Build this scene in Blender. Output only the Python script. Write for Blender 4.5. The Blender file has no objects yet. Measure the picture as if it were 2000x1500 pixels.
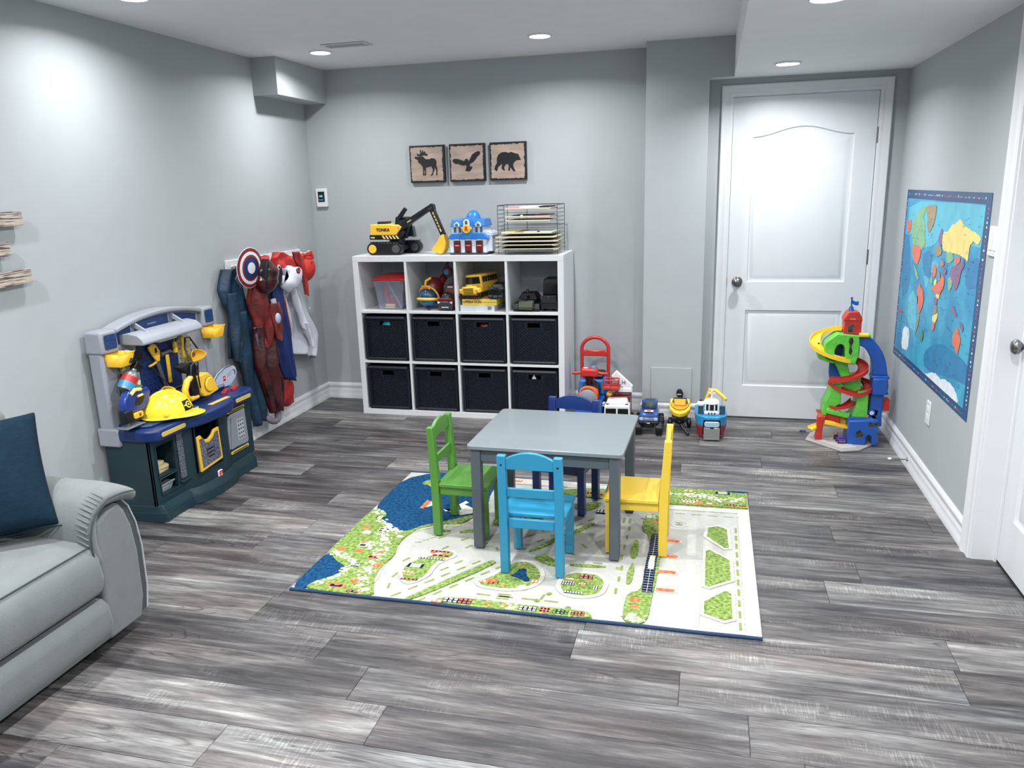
import bpy, bmesh, math, random
from math import sin, cos, pi, radians, sqrt
from mathutils import Vector, Matrix
random.seed(7)
SC = bpy.context.scene
COL = SC.collection
# ---------------- camera, light, exposure ----------------
def make_camera():
    pitch, yaw, roll = radians(-14.0477), radians(-14.4162), radians(-1.6212)
    F = Vector((sin(yaw)*cos(pitch), cos(yaw)*cos(pitch), sin(pitch)))
    R = Vector((cos(yaw), -sin(yaw), 0)); U = R.cross(F)
    R2 = R*cos(roll)+U*sin(roll); U2 = -R*sin(roll)+U*cos(roll)
    cd = bpy.data.cameras.new('camera'); cd.sensor_width = 36; cd.lens = 36*1532.19/2000
    cd.clip_start = .05
    c = bpy.data.objects.new('camera', cd); COL.objects.link(c)
    m = Matrix((R2, U2, -F)).transposed().to_4x4(); m.translation = (0, 0, 1.5466)
    c.matrix_world = m; SC.camera = c
make_camera()
w = bpy.data.worlds.new('world'); SC.world = w; w.use_nodes = True
w.node_tree.nodes['Background'].inputs[0].default_value = (.5, .6, .7, 1)
w.node_tree.nodes['Background'].inputs[1].default_value = .3
SC.view_settings.view_transform = 'Standard'; SC.view_settings.look = 'None'
SC.view_settings.gamma = 1; SC.view_settings.use_curve_mapping = False
SC.view_settings.exposure = 1.2
LIGHT_W = 9.8; LIGHT_C = (0.985, 0.99, 1.0); SPREAD = 157
CEIL, SOFF = 2.384, 2.154
XL, XR, YB, YD = -2.863, 1.085, 5.395, 5.279
LIGHTS = [(-2.36, 4.71, CEIL), (-.99, 4.71, CEIL), (.36, 4.71, SOFF), (-2.44, 3.16, CEIL), (-.99, 3.0, CEIL), (.36, 3.12, SOFF),
          (-2.44, 1.6, CEIL), (-.99, 1.5, CEIL), (.36, 1.55, SOFF), (-2.4, 0., CEIL), (-.99, 0., CEIL), (.36, 0., SOFF)]
for i, (x, y, zc) in enumerate(LIGHTS):
    ld = bpy.data.lights.new('pot_light_beam', 'AREA'); ld.shape = 'DISK'; ld.size = .08; ld.spread = radians(SPREAD); ld.energy = LIGHT_W*(.55 if i in (0, 3) else .7 if i in (1, 2, 5) else 1.15 if i == 4 else 1.35); ld.color = LIGHT_C
    lo = bpy.data.objects.new('pot_light_beam', ld); lo.location = (x, y, zc-.014); COL.objects.link(lo)
# ---------------- helpers ----------------
def lin(h):
    if isinstance(h, tuple): r = [v/255 for v in h]
    else: r = [int(h[i:i+2], 16)/255 for i in (0, 2, 4)]
    return tuple(v/12.92 if v <= .04045 else ((v+.055)/1.055)**2.4 for v in r)+(1,)
CG = 1.3   # colour depth of the moulded toys and fabrics (linear power)
def deep(h):
    r, g, b = lin(h)[:3]; k = max(r, g, b, 1e-4)**(CG-1); d = .02*max(r, g, b)
    return (r*k+d, g*k*(1.3 if b > 1.6*g and b > 1.6*r else 1)+d, b*k+d, 1)
MATS = {}
def mat(name, col, rough=.5, metal=0., bump=0., bs=60., mottle=0., ms=8., coat=0., spec=.5, stretch=None, alpha=1., trans=0., emit=0., col2=None, thr=(.4, .6), sheen=0.):
    if name in MATS: return MATS[name]
    m = bpy.data.materials.new(name); m.use_nodes = True; N = m.node_tree.nodes; L = m.node_tree.links
    b = N['Principled BSDF']; c = deep(col)
    b.inputs['Base Color'].default_value = c; b.inputs['Roughness'].default_value = rough; b.inputs['Metallic'].default_value = metal
    b.inputs['Coat Weight'].default_value = coat; b.inputs['Specular IOR Level'].default_value = spec
    b.inputs['Alpha'].default_value = alpha; b.inputs['Transmission Weight'].default_value = trans
    b.inputs['Sheen Weight'].default_value = sheen
    if emit: b.inputs['Emission Color'].default_value = c; b.inputs['Emission Strength'].default_value = emit
    tc = N.new('ShaderNodeTexCoord'); mp = N.new('ShaderNodeMapping'); L.new(tc.outputs['Object'], mp.inputs[0])
    if stretch: mp.inputs['Scale'].default_value = stretch
    n = N.new('ShaderNodeTexNoise'); n.inputs['Scale'].default_value = ms; n.inputs['Detail'].default_value = 5; L.new(mp.outputs[0], n.inputs['Vector'])
    r = N.new('ShaderNodeValToRGB'); L.new(n.outputs['Fac'], r.inputs[0])
    if col2:
        r.color_ramp.elements[0].position = thr[0]; r.color_ramp.elements[1].position = thr[1]
        r.color_ramp.elements[0].color = c; r.color_ramp.elements[1].color = deep(col2)
    else:
        k = max(mottle, .02)
        r.color_ramp.elements[0].position = .25; r.color_ramp.elements[1].position = .75
        r.color_ramp.elements[0].color = tuple(v*(1-k) for v in c[:3])+(1,); r.color_ramp.elements[1].color = tuple(min(1, v*(1+k)) for v in c[:3])+(1,)
    L.new(r.outputs[0], b.inputs['Base Color'])
    if bump:
        n2 = N.new('ShaderNodeTexNoise'); n2.inputs['Scale'].default_value = bs; n2.inputs['Detail'].default_value = 3; L.new(mp.outputs[0], n2.inputs['Vector'])
        bp = N.new('ShaderNodeBump'); bp.inputs['Strength'].default_value = bump; bp.inputs['Distance'].default_value = .01
        L.new(n2.outputs['Fac'], bp.inputs['Height']); L.new(bp.outputs[0], b.inputs['Normal'])
    MATS[name] = m; return m
def tag(o, label=None, cat=None, group=None, kind=None):
    if label: o['label'] = label
    if cat: o['category'] = cat
    if group: o['group'] = group
    if kind: o['kind'] = kind
    return o
def thing(name, label, cat, loc=(0, 0, 0), rz=0, group=None, rot=None, scale=1):
    o = bpy.data.objects.new(name, None); COL.objects.link(o); o.empty_display_size = .05
    o.location = loc; o.rotation_euler = rot if rot else (0, 0, radians(rz)); o.scale = (scale,)*3
    return tag(o, label, cat, group)
class MB:
    """collects shapes, build() links them as one mesh object"""
    def __init__(s): s.v = []; s.f = []; s.M = Matrix.Identity(4)
    def add(s, vs, fs):
        n = len(s.v); s.v += [s.M @ Vector(v) for v in vs]; s.f += [tuple(i+n for i in f) for f in fs]; return s
    def at(s, loc=(0, 0, 0), rot=(0, 0, 0), sc=(1, 1, 1)):
        s.M = Matrix.Translation(loc) @ Matrix.Rotation(radians(rot[2]), 4, 'Z') @ Matrix.Rotation(radians(rot[1]), 4, 'Y') @ Matrix.Rotation(radians(rot[0]), 4, 'X') @ Matrix.Diagonal((*sc, 1)); return s
    def box(s, x0, x1, y0, y1, z0, z1, tx=0, ty=0):
        """box; tx, ty pull the top in"""
        return s.add([(x0, y0, z0), (x1, y0, z0), (x1, y1, z0), (x0, y1, z0), (x0+tx, y0+ty, z1), (x1-tx, y0+ty, z1), (x1-tx, y1-ty, z1), (x0+tx, y1-ty, z1)],
                     [(3, 2, 1, 0), (4, 5, 6, 7), (0, 1, 5, 4), (1, 2, 6, 5), (2, 3, 7, 6), (3, 0, 4, 7)])
    def cyl(s, p0, p1, r0, r1=None, n=16, cap=True):
        r1 = r0 if r1 is None else r1; p0 = Vector(p0); p1 = Vector(p1); d = (p1-p0).normalized()
        u = d.orthogonal().normalized(); w = d.cross(u); vs = []
        for p, r in ((p0, r0), (p1, r1)):
            vs += [p+u*r*cos(2*pi*i/n)+w*r*sin(2*pi*i/n) for i in range(n)]
        fs = [(i, (i+1) % n, n+(i+1) % n, n+i) for i in range(n)]
        if cap: fs += [tuple(range(n-1, -1, -1)), tuple(range(n, 2*n))]
        return s.add(vs, fs)
    def tube(s, pts, r, n=8, closed=False):
        P = [Vector(p) for p in pts]; m = len(P); vs = []; u = None
        rs = r if isinstance(r, (list, tuple)) else [r]*m
        for i, p in enumerate(P):
            a = P[(i-1) % m] if (closed or i) else p; b = P[(i+1) % m] if (closed or i < m-1) else p
            d = (b-a).normalized()
            u = d.orthogonal().normalized() if u is None else (u-d*u.dot(d)).normalized()
            w = d.cross(u); vs += [p+(u*cos(2*pi*k/n)+w*sin(2*pi*k/n))*rs[i] for k in range(n)]
        fs = []
        for i in range(m if closed else m-1):
            j = (i+1) % m
            fs += [(i*n+k, i*n+(k+1) % n, j*n+(k+1) % n, j*n+k) for k in range(n)]
        if not closed: fs += [tuple(range(n-1, -1, -1)), tuple(range((m-1)*n, m*n))]
        return s.add(vs, fs)
    def prism(s, poly, a, b, ax='z'):
        """polygon extruded from a to b along axis ax; poly holds the two other coordinates in xyz order"""
        def P(q, t): return {'z': (q[0], q[1], t), 'y': (q[0], t, q[1]), 'x': (t, q[0], q[1])}[ax]
        n = len(poly); area = sum(poly[i][0]*poly[(i+1) % n][1]-poly[(i+1) % n][0]*poly[i][1] for i in range(n))
        if (area < 0) != (ax == 'y'): poly = poly[::-1]
        vs = [P(q, a) for q in poly]+[P(q, b) for q in poly]
        return s.add(vs, [tuple(range(n-1, -1, -1)), tuple(range(n, 2*n))]+[(i, (i+1) % n, n+(i+1) % n, n+i) for i in range(n)])
    def lathe(s, prof, n=24, c=(0, 0, 0), ax='z', a0=0, a1=360, sx=1, sy=1):
        vs = []; full = abs(a1-a0) >= 360; k = n if full else n+1
        for r, h in prof:
            for i in range(k):
                t = radians(a0+(a1-a0)*i/n); x, y = r*cos(t)*sx, r*sin(t)*sy
                q = {'z': (x, y, h), 'y': (x, h, y), 'x': (h, x, y)}[ax]; vs.append((q[0]+c[0], q[1]+c[1], q[2]+c[2]))
        fs = []
        for j in range(len(prof)-1):
            for i in range(n):
                i2 = (i+1) % k; q = (j*k+i, j*k+i2, (j+1)*k+i2, (j+1)*k+i); fs.append(q if ax != 'y' else q[::-1])
        return s.add(vs, fs)
    def ell(s, c, r, n=16, m=10, z0=-1, z1=1):
        a0, a1 = math.asin(z0), math.asin(z1); prof = []
        for j in range(m+1):
            a = a0+(a1-a0)*j/m; prof.append((max(cos(a), .001), sin(a)))
        M0 = s.M; s.M = M0 @ Matrix.Translation(c) @ Matrix.Diagonal((*r, 1)); s.lathe(prof, n)
        for j, rev in ((0, True), (m, False)):
            pr = prof[j]; vs = [(pr[0]*cos(2*pi*i/n), pr[0]*sin(2*pi*i/n), pr[1]) for i in range(n)]
            s.add(vs, [tuple(range(n))[::-1] if rev else tuple(range(n))])
        s.M = M0; return s
    def grid(s, fn, nu, nv, cu=False):
        k = nu if cu else nu+1
        vs = [fn(i/nu, j/nv) for j in range(nv+1) for i in range(k)]
        return s.add(vs, [(j*k+i, j*k+(i+1) % k, (j+1)*k+(i+1) % k, (j+1)*k+i) for j in range(nv) for i in range(nu)])
    def build(s, name, m, parent=None, bev=0, seg=2, smooth=True, sub=0, solid=0, label=None, disp=None, off=-1):
        me = bpy.data.meshes.new(name); me.from_pydata([tuple(v) for v in s.v], [], s.f); me.validate()
        if solid or smooth and (sub or True):
            bm = bmesh.new(); bm.from_mesh(me); bmesh.ops.remove_doubles(bm, verts=bm.verts, dist=1e-5)
            bmesh.ops.recalc_face_normals(bm, faces=bm.faces); bm.to_mesh(me); bm.free()
        me.materials.append(m); o = bpy.data.objects.new(name, me); COL.objects.link(o)
        if parent: o.parent = parent
        if smooth:
            me.polygons.foreach_set('use_smooth', [True]*len(me.polygons))
            if not sub: me.set_sharp_from_angle(angle=radians(38))
        if solid:
            q = o.modifiers.new('s', 'SOLIDIFY'); q.thickness = solid; q.offset = off
        if bev:
            q = o.modifiers.new('b', 'BEVEL'); q.width = bev; q.segments = seg; q.limit_method = 'ANGLE'; q.angle_limit = radians(40); q.harden_normals = False
        if sub:
            q = o.modifiers.new('u', 'SUBSURF'); q.levels = q.render_levels = sub
        if disp:
            t = bpy.data.textures.new('d', 'CLOUDS'); t.noise_scale = disp[1]; q = o.modifiers.new('d', 'DISPLACE'); q.texture = t; q.strength = disp[0]; q.mid_level = .5
            q.texture_coords = 'LOCAL'
        if label: o['label'] = label
        return o
def bx(name, m, parent, x0, x1, y0, y1, z0, z1, bev=.003, **k):
    tx = k.pop('tx', 0); ty = k.pop('ty', 0)
    return MB().box(x0, x1, y0, y1, z0, z1, tx, ty).build(name, m, parent, bev=bev, **k)
def text(name, s, m, parent, loc, rot, size, ext=.0006, label=None, align='CENTER', sx=1, bold=0):
    c = bpy.data.curves.new(name, 'FONT'); c.body = s; c.size = size; c.extrude = ext; c.align_x = align; c.align_y = 'CENTER'; c.offset = bold
    tmp = bpy.data.objects.new('tmp', c); me = bpy.data.meshes.new_from_object(tmp); bpy.data.objects.remove(tmp); bpy.data.curves.remove(c); me.name = name
    me.materials.clear(); me.materials.append(m); o = bpy.data.objects.new(name, me); COL.objects.link(o); o.parent = parent; o.location = loc
    o.rotation_euler = [radians(a) for a in rot]; o.scale = (sx, 1, 1)
    if label: o['label'] = label
    return o
def marks(name, s, m, parent, loc, rot, size, *a, **k):
    """a row of small strokes where the photograph shows print too small to read"""
    mb = MB(); r = random.Random(len(s)*7); x = 0
    for ch in s:
        if ch != ' ': h = size*r.uniform(.45, .7); mb.box(x, x+size*.42, -h/2, h/2, -.0003, .0005)
        x += size*.6
    mb.v = [v-Vector((x/2, 0, 0)) for v in mb.v]; o = mb.build(name, m, parent, smooth=False); o.location = loc; o.rotation_euler = [radians(q) for q in rot]
    o['kind'] = 'stuff'; return o
def copy_tree(o, parent=None, **props):
    c = o.copy(); COL.objects.link(c); c.parent = parent
    for k, v in props.items(): c[k] = v
    for ch in list(o.children): copy_tree(ch, c)
    return c
def arc(cx, cy, r, a0, a1, n=12, ry=None):
    ry = ry or r
    return [(cx+r*cos(radians(a0+(a1-a0)*i/n)), cy+ry*sin(radians(a0+(a1-a0)*i/n))) for i in range(n+1)]
def rrect(x0, x1, y0, y1, r, n=4):
    return arc(x1-r, y0+r, r, -90, 0, n)+arc(x1-r, y1-r, r, 0, 90, n)+arc(x0+r, y1-r, r, 90, 180, n)+arc(x0+r, y0+r, r, 180, 270, n)
def wheel(name, m, mh, parent, c, r, wd, ax='x', hub='hub'):
    prof = [(.001, -wd/2), (r*.88, -wd/2), (r, -wd*.3), (r, wd*.3), (r*.88, wd/2), (.001, wd/2)]
    o = MB().lathe(prof, 20, c, ax).build(name, m, parent)
    MB().lathe([(.001, -wd/2-.003), (r*.42, -wd/2-.003), (r*.5, -wd/2+.001), (r*.5, wd/2-.001), (r*.42, wd/2+.003), (.001, wd/2+.003)], 14, c, ax).build(hub, mh, o)
    return o
# common materials

WHITE = mat('white_plastic', (225, 228, 230), .35); BLACK = mat('black_plastic', (8, 16, 36), .4, mottle=.1)
RED = mat('red_plastic', (196, 34, 26), .35, coat=.2); YEL = mat('yellow_plastic', (240, 190, 40), .4); BLUE = mat('blue_plastic', (14, 66, 165), .35)
GREY = mat('grey_plastic', (150, 156, 166), .5, bump=.1, bs=120); CHROME = mat('brushed_nickel', (150, 150, 150), .28, metal=1)
DGLASS = mat('dark_glass', (18, 24, 32), .08, coat=.5); CREAM = mat('cream_card', (226, 216, 186), .6); NAVY = mat('navy_plastic', (14, 28, 70), .4)
LBLUE = mat('light_blue_plastic', (30, 130, 200), .35); GREEN = mat('green_plastic', (92, 190, 62), .4, bump=.1, bs=80); ORANGE = mat('orange_plastic', (238, 96, 40), .4)
DRED = mat('dark_red_plastic', (120, 18, 22), .35, coat=.2); SILV = mat('silver_plastic', (160, 166, 172), .25, metal=.6)
MAPP={'light':[[(0.043,0.936),(0.968,0.952),(0.98,0.901),(0.967,0.766),(0.851,0.768),(0.787,0.817),(0.557,0.796),(0.465,0.724),(0.303,0.686),(0.203,0.763),(0.066,0.741)],[(0.362,0.558),(0.483,0.653),(0.557,0.627),(0.457,0.575),(0.41,0.47)],[(0.806,0.517),(0.997,0.573),(1.018,0.486),(0.912,0.378),(0.808,0.434)],[(0.163,0.379),(0.256,0.46),(0.347,0.219),(0.203,0.23)]],'deep':[[(0.004,0.746),(0.112,0.735),(0.18,0.424),(0.044,0.365)],[(0.467,0.155),(0.648,0.268),(0.977,0.252),(0.984,0.157),(0.824,0.139),(0.491,0.065)],[(0.311,0.657),(0.449,0.695),(0.465,0.538),(0.362,0.558)],[(0.833,0.702),(0.96,0.727),(0.975,0.6),(0.849,0.566)],[(0.037,0.153),(0.132,0.158),(0.159,0.057),(0.05,0.045)]],'white':[[(0.433,0.044),(0.519,0.051),(0.625,0.097),(0.695,0.086),(0.772,0.111),(0.873,0.097),(0.917,0.046),(0.808,0.045),(0.641,0.034),(0.523,0.037)],[(0.141,0.214),(0.24,0.22),(0.242,0.084),(0.129,0.075)]],'green':[[(0.116,0.797),(0.158,0.83),(0.187,0.877),(0.27,0.915),(0.315,0.917),(0.303,0.884),(0.279,0.857),(0.322,0.813),(0.324,0.766),(0.352,0.715),(0.306,0.677),(0.221,0.696),(0.161,0.689)],[(0.614,0.697),(0.647,0.727),(0.691,0.711),(0.708,0.684),(0.667,0.653),(0.628,0.664)],[(0.664,0.583),(0.7,0.597),(0.722,0.567),(0.699,0.52),(0.68,0.542)],[(0.454,0.536),(0.479,0.578),(0.493,0.543),(0.484,0.513)]],'orange':[[(0.039,0.822),(0.107,0.831),(0.116,0.797),(0.105,0.76),(0.058,0.751)],[(0.153,0.688),(0.295,0.7),(0.296,0.636),(0.264,0.587),(0.196,0.602)],[(0.472,0.605),(0.499,0.632),(0.529,0.605),(0.508,0.555),(0.481,0.569)],[(0.714,0.698),(0.779,0.702),(0.776,0.677),(0.752,0.661),(0.721,0.67)],[(0.785,0.338),(0.82,0.386),(0.836,0.373),(0.845,0.359),(0.865,0.34),(0.863,0.289),(0.851,0.26),(0.826,0.285),(0.79,0.292)],[(0.295,0.467),(0.314,0.496),(0.372,0.472),(0.403,0.43),(0.391,0.369),(0.357,0.331),(0.319,0.372)],[(0.477,0.493),(0.536,0.533),(0.585,0.56),(0.597,0.597),(0.63,0.577),(0.635,0.533),(0.592,0.489),(0.525,0.489)],[(0.54,0.292),(0.547,0.341),(0.574,0.339),(0.568,0.295)],[(0.563,0.646),(0.596,0.659),(0.614,0.64),(0.578,0.63)]],'yellow':[[(0.557,0.796),(0.608,0.805),(0.65,0.839),(0.703,0.859),(0.735,0.878),(0.779,0.849),(0.835,0.838),(0.904,0.828),(0.953,0.809),(0.932,0.777),(0.881,0.786),(0.851,0.768),(0.854,0.688),(0.814,0.707),(0.759,0.708),(0.681,0.714),(0.622,0.707),(0.579,0.71),(0.558,0.752)],[(0.51,0.546),(0.54,0.561),(0.545,0.516),(0.515,0.51)],[(0.55,0.498),(0.6,0.499),(0.588,0.461),(0.55,0.462)],[(0.529,0.364),(0.589,0.397),(0.602,0.382),(0.566,0.327),(0.54,0.339)],[(0.307,0.42),(0.322,0.433),(0.327,0.374),(0.302,0.389)]],'tan':[[(0.302,0.906),(0.342,0.925),(0.453,0.93),(0.45,0.887),(0.435,0.822),(0.382,0.771),(0.353,0.806),(0.346,0.862)],[(0.326,0.192),(0.334,0.316),(0.372,0.345),(0.36,0.272),(0.334,0.214)],[(0.542,0.423),(0.579,0.436),(0.585,0.388),(0.537,0.371)],[(0.489,0.718),(0.552,0.733),(0.573,0.691),(0.525,0.667),(0.492,0.69)],[(0.549,0.589),(0.566,0.61),(0.585,0.56),(0.557,0.555)]],'purple':[[(0.682,0.612),(0.697,0.649),(0.753,0.657),(0.794,0.68),(0.814,0.707),(0.823,0.667),(0.797,0.631),(0.791,0.58),(0.763,0.541),(0.714,0.583)],[(0.502,0.755),(0.54,0.821),(0.557,0.796),(0.562,0.735),(0.543,0.724)],[(0.531,0.467),(0.571,0.466),(0.576,0.43),(0.542,0.423)],[(0.733,0.467),(0.763,0.465),(0.808,0.434),(0.784,0.419)],[(0.832,0.414),(0.878,0.41),(0.883,0.37),(0.853,0.387)],[(0.598,0.633),(0.647,0.624),(0.639,0.595),(0.607,0.6)]],'greenm':[[(0.206,0.593),(0.241,0.568),(0.305,0.529),(0.292,0.507),(0.236,0.537)]]}
ANIM={'moose':[[(-2.036,1.768),(-2.027,1.775),(-2.009,1.772),(-1.989,1.776),(-1.969,1.771),(-1.957,1.756),(-1.929,1.754),(-1.908,1.761),(-1.885,1.754),(-1.875,1.737),(-1.879,1.71),(-1.872,1.691),(-1.872,1.668),(-1.875,1.645),(-1.884,1.646),(-1.88,1.668),(-1.884,1.687),(-1.892,1.701),(-1.891,1.687),(-1.9,1.668),(-1.909,1.648),(-1.92,1.64),(-1.921,1.646),(-1.909,1.664),(-1.905,1.683),(-1.915,1.706),(-1.932,1.703),(-1.956,1.698),(-1.956,1.67),(-1.956,1.649),(-1.967,1.645),(-1.963,1.67),(-1.967,1.692),(-1.97,1.671),(-1.969,1.648),(-1.98,1.645),(-1.977,1.671),(-1.979,1.704),(-1.997,1.727),(-2.007,1.73),(-2.015,1.754),(-2.03,1.759)]],'antler':[[(-2.023,1.793),(-2.013,1.786),(-2.018,1.8),(-2.001,1.787),(-1.993,1.794),(-1.994,1.818),(-1.987,1.82),(-1.986,1.806),(-1.98,1.799),(-1.977,1.815),(-1.971,1.817),(-1.971,1.806),(-1.966,1.8),(-1.964,1.809),(-1.956,1.806),(-1.956,1.795),(-1.949,1.798),(-1.949,1.791),(-1.939,1.789),(-1.938,1.779),(-1.953,1.777),(-1.963,1.783),(-1.978,1.778),(-2.004,1.776),(-2.013,1.779)]],'bird':[[(-1.758,1.74),(-1.747,1.75),(-1.717,1.748),(-1.69,1.738),(-1.673,1.733),(-1.667,1.745),(-1.657,1.749),(-1.645,1.741),(-1.643,1.729),(-1.633,1.745),(-1.617,1.774),(-1.596,1.787),(-1.571,1.796),(-1.558,1.79),(-1.562,1.772),(-1.578,1.761),(-1.588,1.746),(-1.609,1.724),(-1.634,1.713),(-1.636,1.697),(-1.617,1.692),(-1.623,1.678),(-1.639,1.663),(-1.653,1.664),(-1.67,1.67),(-1.66,1.689),(-1.661,1.709),(-1.674,1.703),(-1.694,1.706),(-1.719,1.716),(-1.739,1.716),(-1.756,1.729)]],'bear':[[(-1.441,1.745),(-1.43,1.767),(-1.406,1.781),(-1.381,1.783),(-1.357,1.776),(-1.338,1.782),(-1.319,1.774),(-1.3,1.768),(-1.294,1.77),(-1.289,1.762),(-1.283,1.748),(-1.273,1.73),(-1.279,1.726),(-1.294,1.727),(-1.306,1.724),(-1.325,1.709),(-1.328,1.691),(-1.322,1.673),(-1.312,1.656),(-1.325,1.654),(-1.339,1.671),(-1.348,1.683),(-1.352,1.66),(-1.365,1.66),(-1.359,1.683),(-1.361,1.702),(-1.376,1.704),(-1.389,1.689),(-1.392,1.675),(-1.384,1.664),(-1.395,1.662),(-1.409,1.674),(-1.409,1.69),(-1.403,1.704),(-1.418,1.699),(-1.436,1.681),(-1.44,1.661),(-1.449,1.66),(-1.46,1.671),(-1.455,1.691),(-1.442,1.713)]]}
CG = 1.0
# ---------------- room ----------------
WALL = mat('wall_paint', (165, 171, 174), .62, bump=.04, bs=300)
CEILM = mat('ceiling_paint', (226, 228, 229), .8, bump=.05, bs=250)
TRIM = mat('white_trim_paint', (214, 217, 220), .32)
def struct(o, label=None): return tag(o, label, kind='structure')
def plank_mat():
    m = bpy.data.materials.new('grey_vinyl_plank'); m.use_nodes = True; N = m.node_tree.nodes; L = m.node_tree.links; b = N['Principled BSDF']
    def nd(t, **k):
        n = N.new('ShaderNode'+t)
        for a, v in k.items(): setattr(n, a, v)
        return n
    def noise(vec, scale, sc, detail=4, rough=.55, dist=0):
        mp = nd('Mapping'); mp.inputs['Scale'].default_value = scale; L.new(vec, mp.inputs[0])
        n = nd('TexNoise'); n.inputs['Scale'].default_value = sc; n.inputs['Detail'].default_value = detail; n.inputs['Roughness'].default_value = rough
        n.inputs['Distortion'].default_value = dist; L.new(mp.outputs[0], n.inputs['Vector']); return n.outputs['Fac']
    def ma(op, a, bb, c=None):
        n = nd('Math', operation=op)
        for i, v in enumerate((a, bb, c)):
            if v is None: continue
            if isinstance(v, (int, float)): n.inputs[i].default_value = v
            else: L.new(v, n.inputs[i])
        return n.outputs[0]
    def rng(v, a, bb, c=0, d=1):
        n = nd('MapRange'); L.new(v, n.inputs[0])
        for i, x in zip((1, 2, 3, 4), (a, bb, c, d)): n.inputs[i].default_value = x
        return n.outputs[0]
    tc = nd('TexCoord'); oi = nd('ObjectInfo'); add = nd('VectorMath', operation='ADD'); sc = nd('VectorMath', operation='SCALE')
    cx = nd('CombineXYZ'); L.new(oi.outputs['Random'], cx.inputs[0]); L.new(ma('FRACT', ma('MULTIPLY', oi.outputs['Random'], 17.3), 0), cx.inputs[1]); L.new(cx.outputs[0], sc.inputs[0]); sc.inputs['Scale'].default_value = 60
    L.new(tc.outputs['Object'], add.inputs[0]); L.new(sc.outputs[0], add.inputs[1]); V = add.outputs[0]
    broad = noise(V, (1.5, 10, 1), 1, 4, .6, .6); streak = noise(V, (2.6, 34, 1), 1, 7, .68, .4); fine = noise(V, (14, 220, 1), 1, 4, .65)
    saw = noise(V, (230, 14, 1), 1, 3, .6); sawm = rng(noise(V, (2.2, 6, 1), 1, 2), .53, .62); hatch = ma('MULTIPLY', rng(saw, .52, .6), sawm)
    cont = noise(V, (.9, 9, 1), 1, 1.5, .5, .5); rings = ma('PINGPONG', ma('MULTIPLY', cont, 34), 1); ringm = rng(noise(V, (1.6, 7, 1), 1.3, 2), .54, .62)
    rl = ma('MULTIPLY', rng(rings, .0, .28, 1, 0), ringm)
    v = ma('ADD', ma('MULTIPLY', broad, .95), ma('MULTIPLY', streak, 1.0)); v = ma('ADD', v, ma('MULTIPLY', fine, .42)); v = ma('ADD', ma('MULTIPLY', ma('SUBTRACT', v, 1.185), 1.08), .485)
    v = ma('ADD', v, ma('MULTIPLY', ma('SUBTRACT', oi.outputs['Random'], .5), .30)); v = ma('ADD', v, ma('MULTIPLY', hatch, .16)); v = ma('SUBTRACT', v, ma('MULTIPLY', rl, .22))
    r = nd('ValToRGB'); L.new(v, r.inputs[0]); e = r.color_ramp.elements
    e[0].position = .12; e[0].color = lin((38, 36, 39)); e[1].position = .92; e[1].color = lin((172, 171, 168))
    for p, c in ((.34, (66, 63, 65)), (.5, (92, 89, 90)), (.7, (126, 124, 124))):
        q = e.new(p); q.color = lin(c)
    # warm / cool drift
    hue = noise(V, (1.2, 5, 1), 1, 2); mx = nd('MixRGB', blend_type='MULTIPLY'); mx.inputs[0].default_value = 1; L.new(r.outputs[0], mx.inputs[1])
    r2 = nd('ValToRGB'); L.new(hue, r2.inputs[0]); r2.color_ramp.elements[0].position = .35; r2.color_ramp.elements[0].color = (.90, .868, .83, 1); r2.color_ramp.elements[1].position = .65; r2.color_ramp.elements[1].color = (.85, .89, .89, 1)
    L.new(r2.outputs[0], mx.inputs[2]); L.new(mx.outputs[0], b.inputs['Base Color'])
    L.new(rng(streak, .3, .7, .5, .36), b.inputs['Roughness'])
    bp = nd('Bump'); bp.inputs['Strength'].default_value = .25; bp.inputs['Distance'].default_value = .004
    L.new(ma('ADD', ma('ADD', fine, ma('MULTIPLY', streak, .5)), ma('MULTIPLY', hatch, .3)), bp.inputs['Height']); L.new(bp.outputs[0], b.inputs['Normal'])
    return m
PLANK = plank_mat()
YR = -3.0   # rear wall, behind the camera
fl = struct(MB().box(XL-.1, XR+.15, YR, YB+.1, -.1, -.003).build('floor', mat('floor_underlay', (64, 64, 68), .8)), 'floor of grey weathered wood-look planks')
PW, PLN = .1813, 1.22
plank_me = None
y = 1.95-PW*24; row = 0
while y < YB+.02:
    x0 = (0.15 if abs(y-1.95) < .01 else .615 if abs(y-(1.95+6*PW)) < .01 else -1.64 if abs(y-(1.95+2*PW)) < .01 else (row*.437) % PLN)
    x = x0-PLN*math.ceil((x0-XL)/PLN)
    y1 = min(y+PW, YB+.02)
    while x < XR+.12:
        a, b_ = max(x, XL-.02), min(x+PLN, XR+.14)
        if b_-a > .02:
            g = .0009
            o = MB().add([(a+g, y+g, -.004), (b_-g, y+g, -.004), (b_-g, y1-g, -.004), (a+g, y1-g, -.004), (a+g, y+g, -.0008), (b_-g, y+g, -.0008), (b_-g, y1-g, -.0008), (a+g, y1-g, -.0008),
                          (a+2*g, y+2*g, 0), (b_-2*g, y+2*g, 0), (b_-2*g, y1-2*g, 0), (a+2*g, y1-2*g, 0)],
                         [(0, 1, 5, 4), (1, 2, 6, 5), (2, 3, 7, 6), (3, 0, 4, 7), (4, 5, 9, 8), (5, 6, 10, 9), (6, 7, 11, 10), (7, 4, 8, 11), (8, 9, 10, 11)]).build('plank', PLANK, fl, smooth=False)
        x += PLN
    y += PW; row += 1
struct(MB().box(XL-.1, XL, YR, YB+.1, 0, CEIL+.1).build('wall_left', WALL), 'long pale grey wall on the left')
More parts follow.
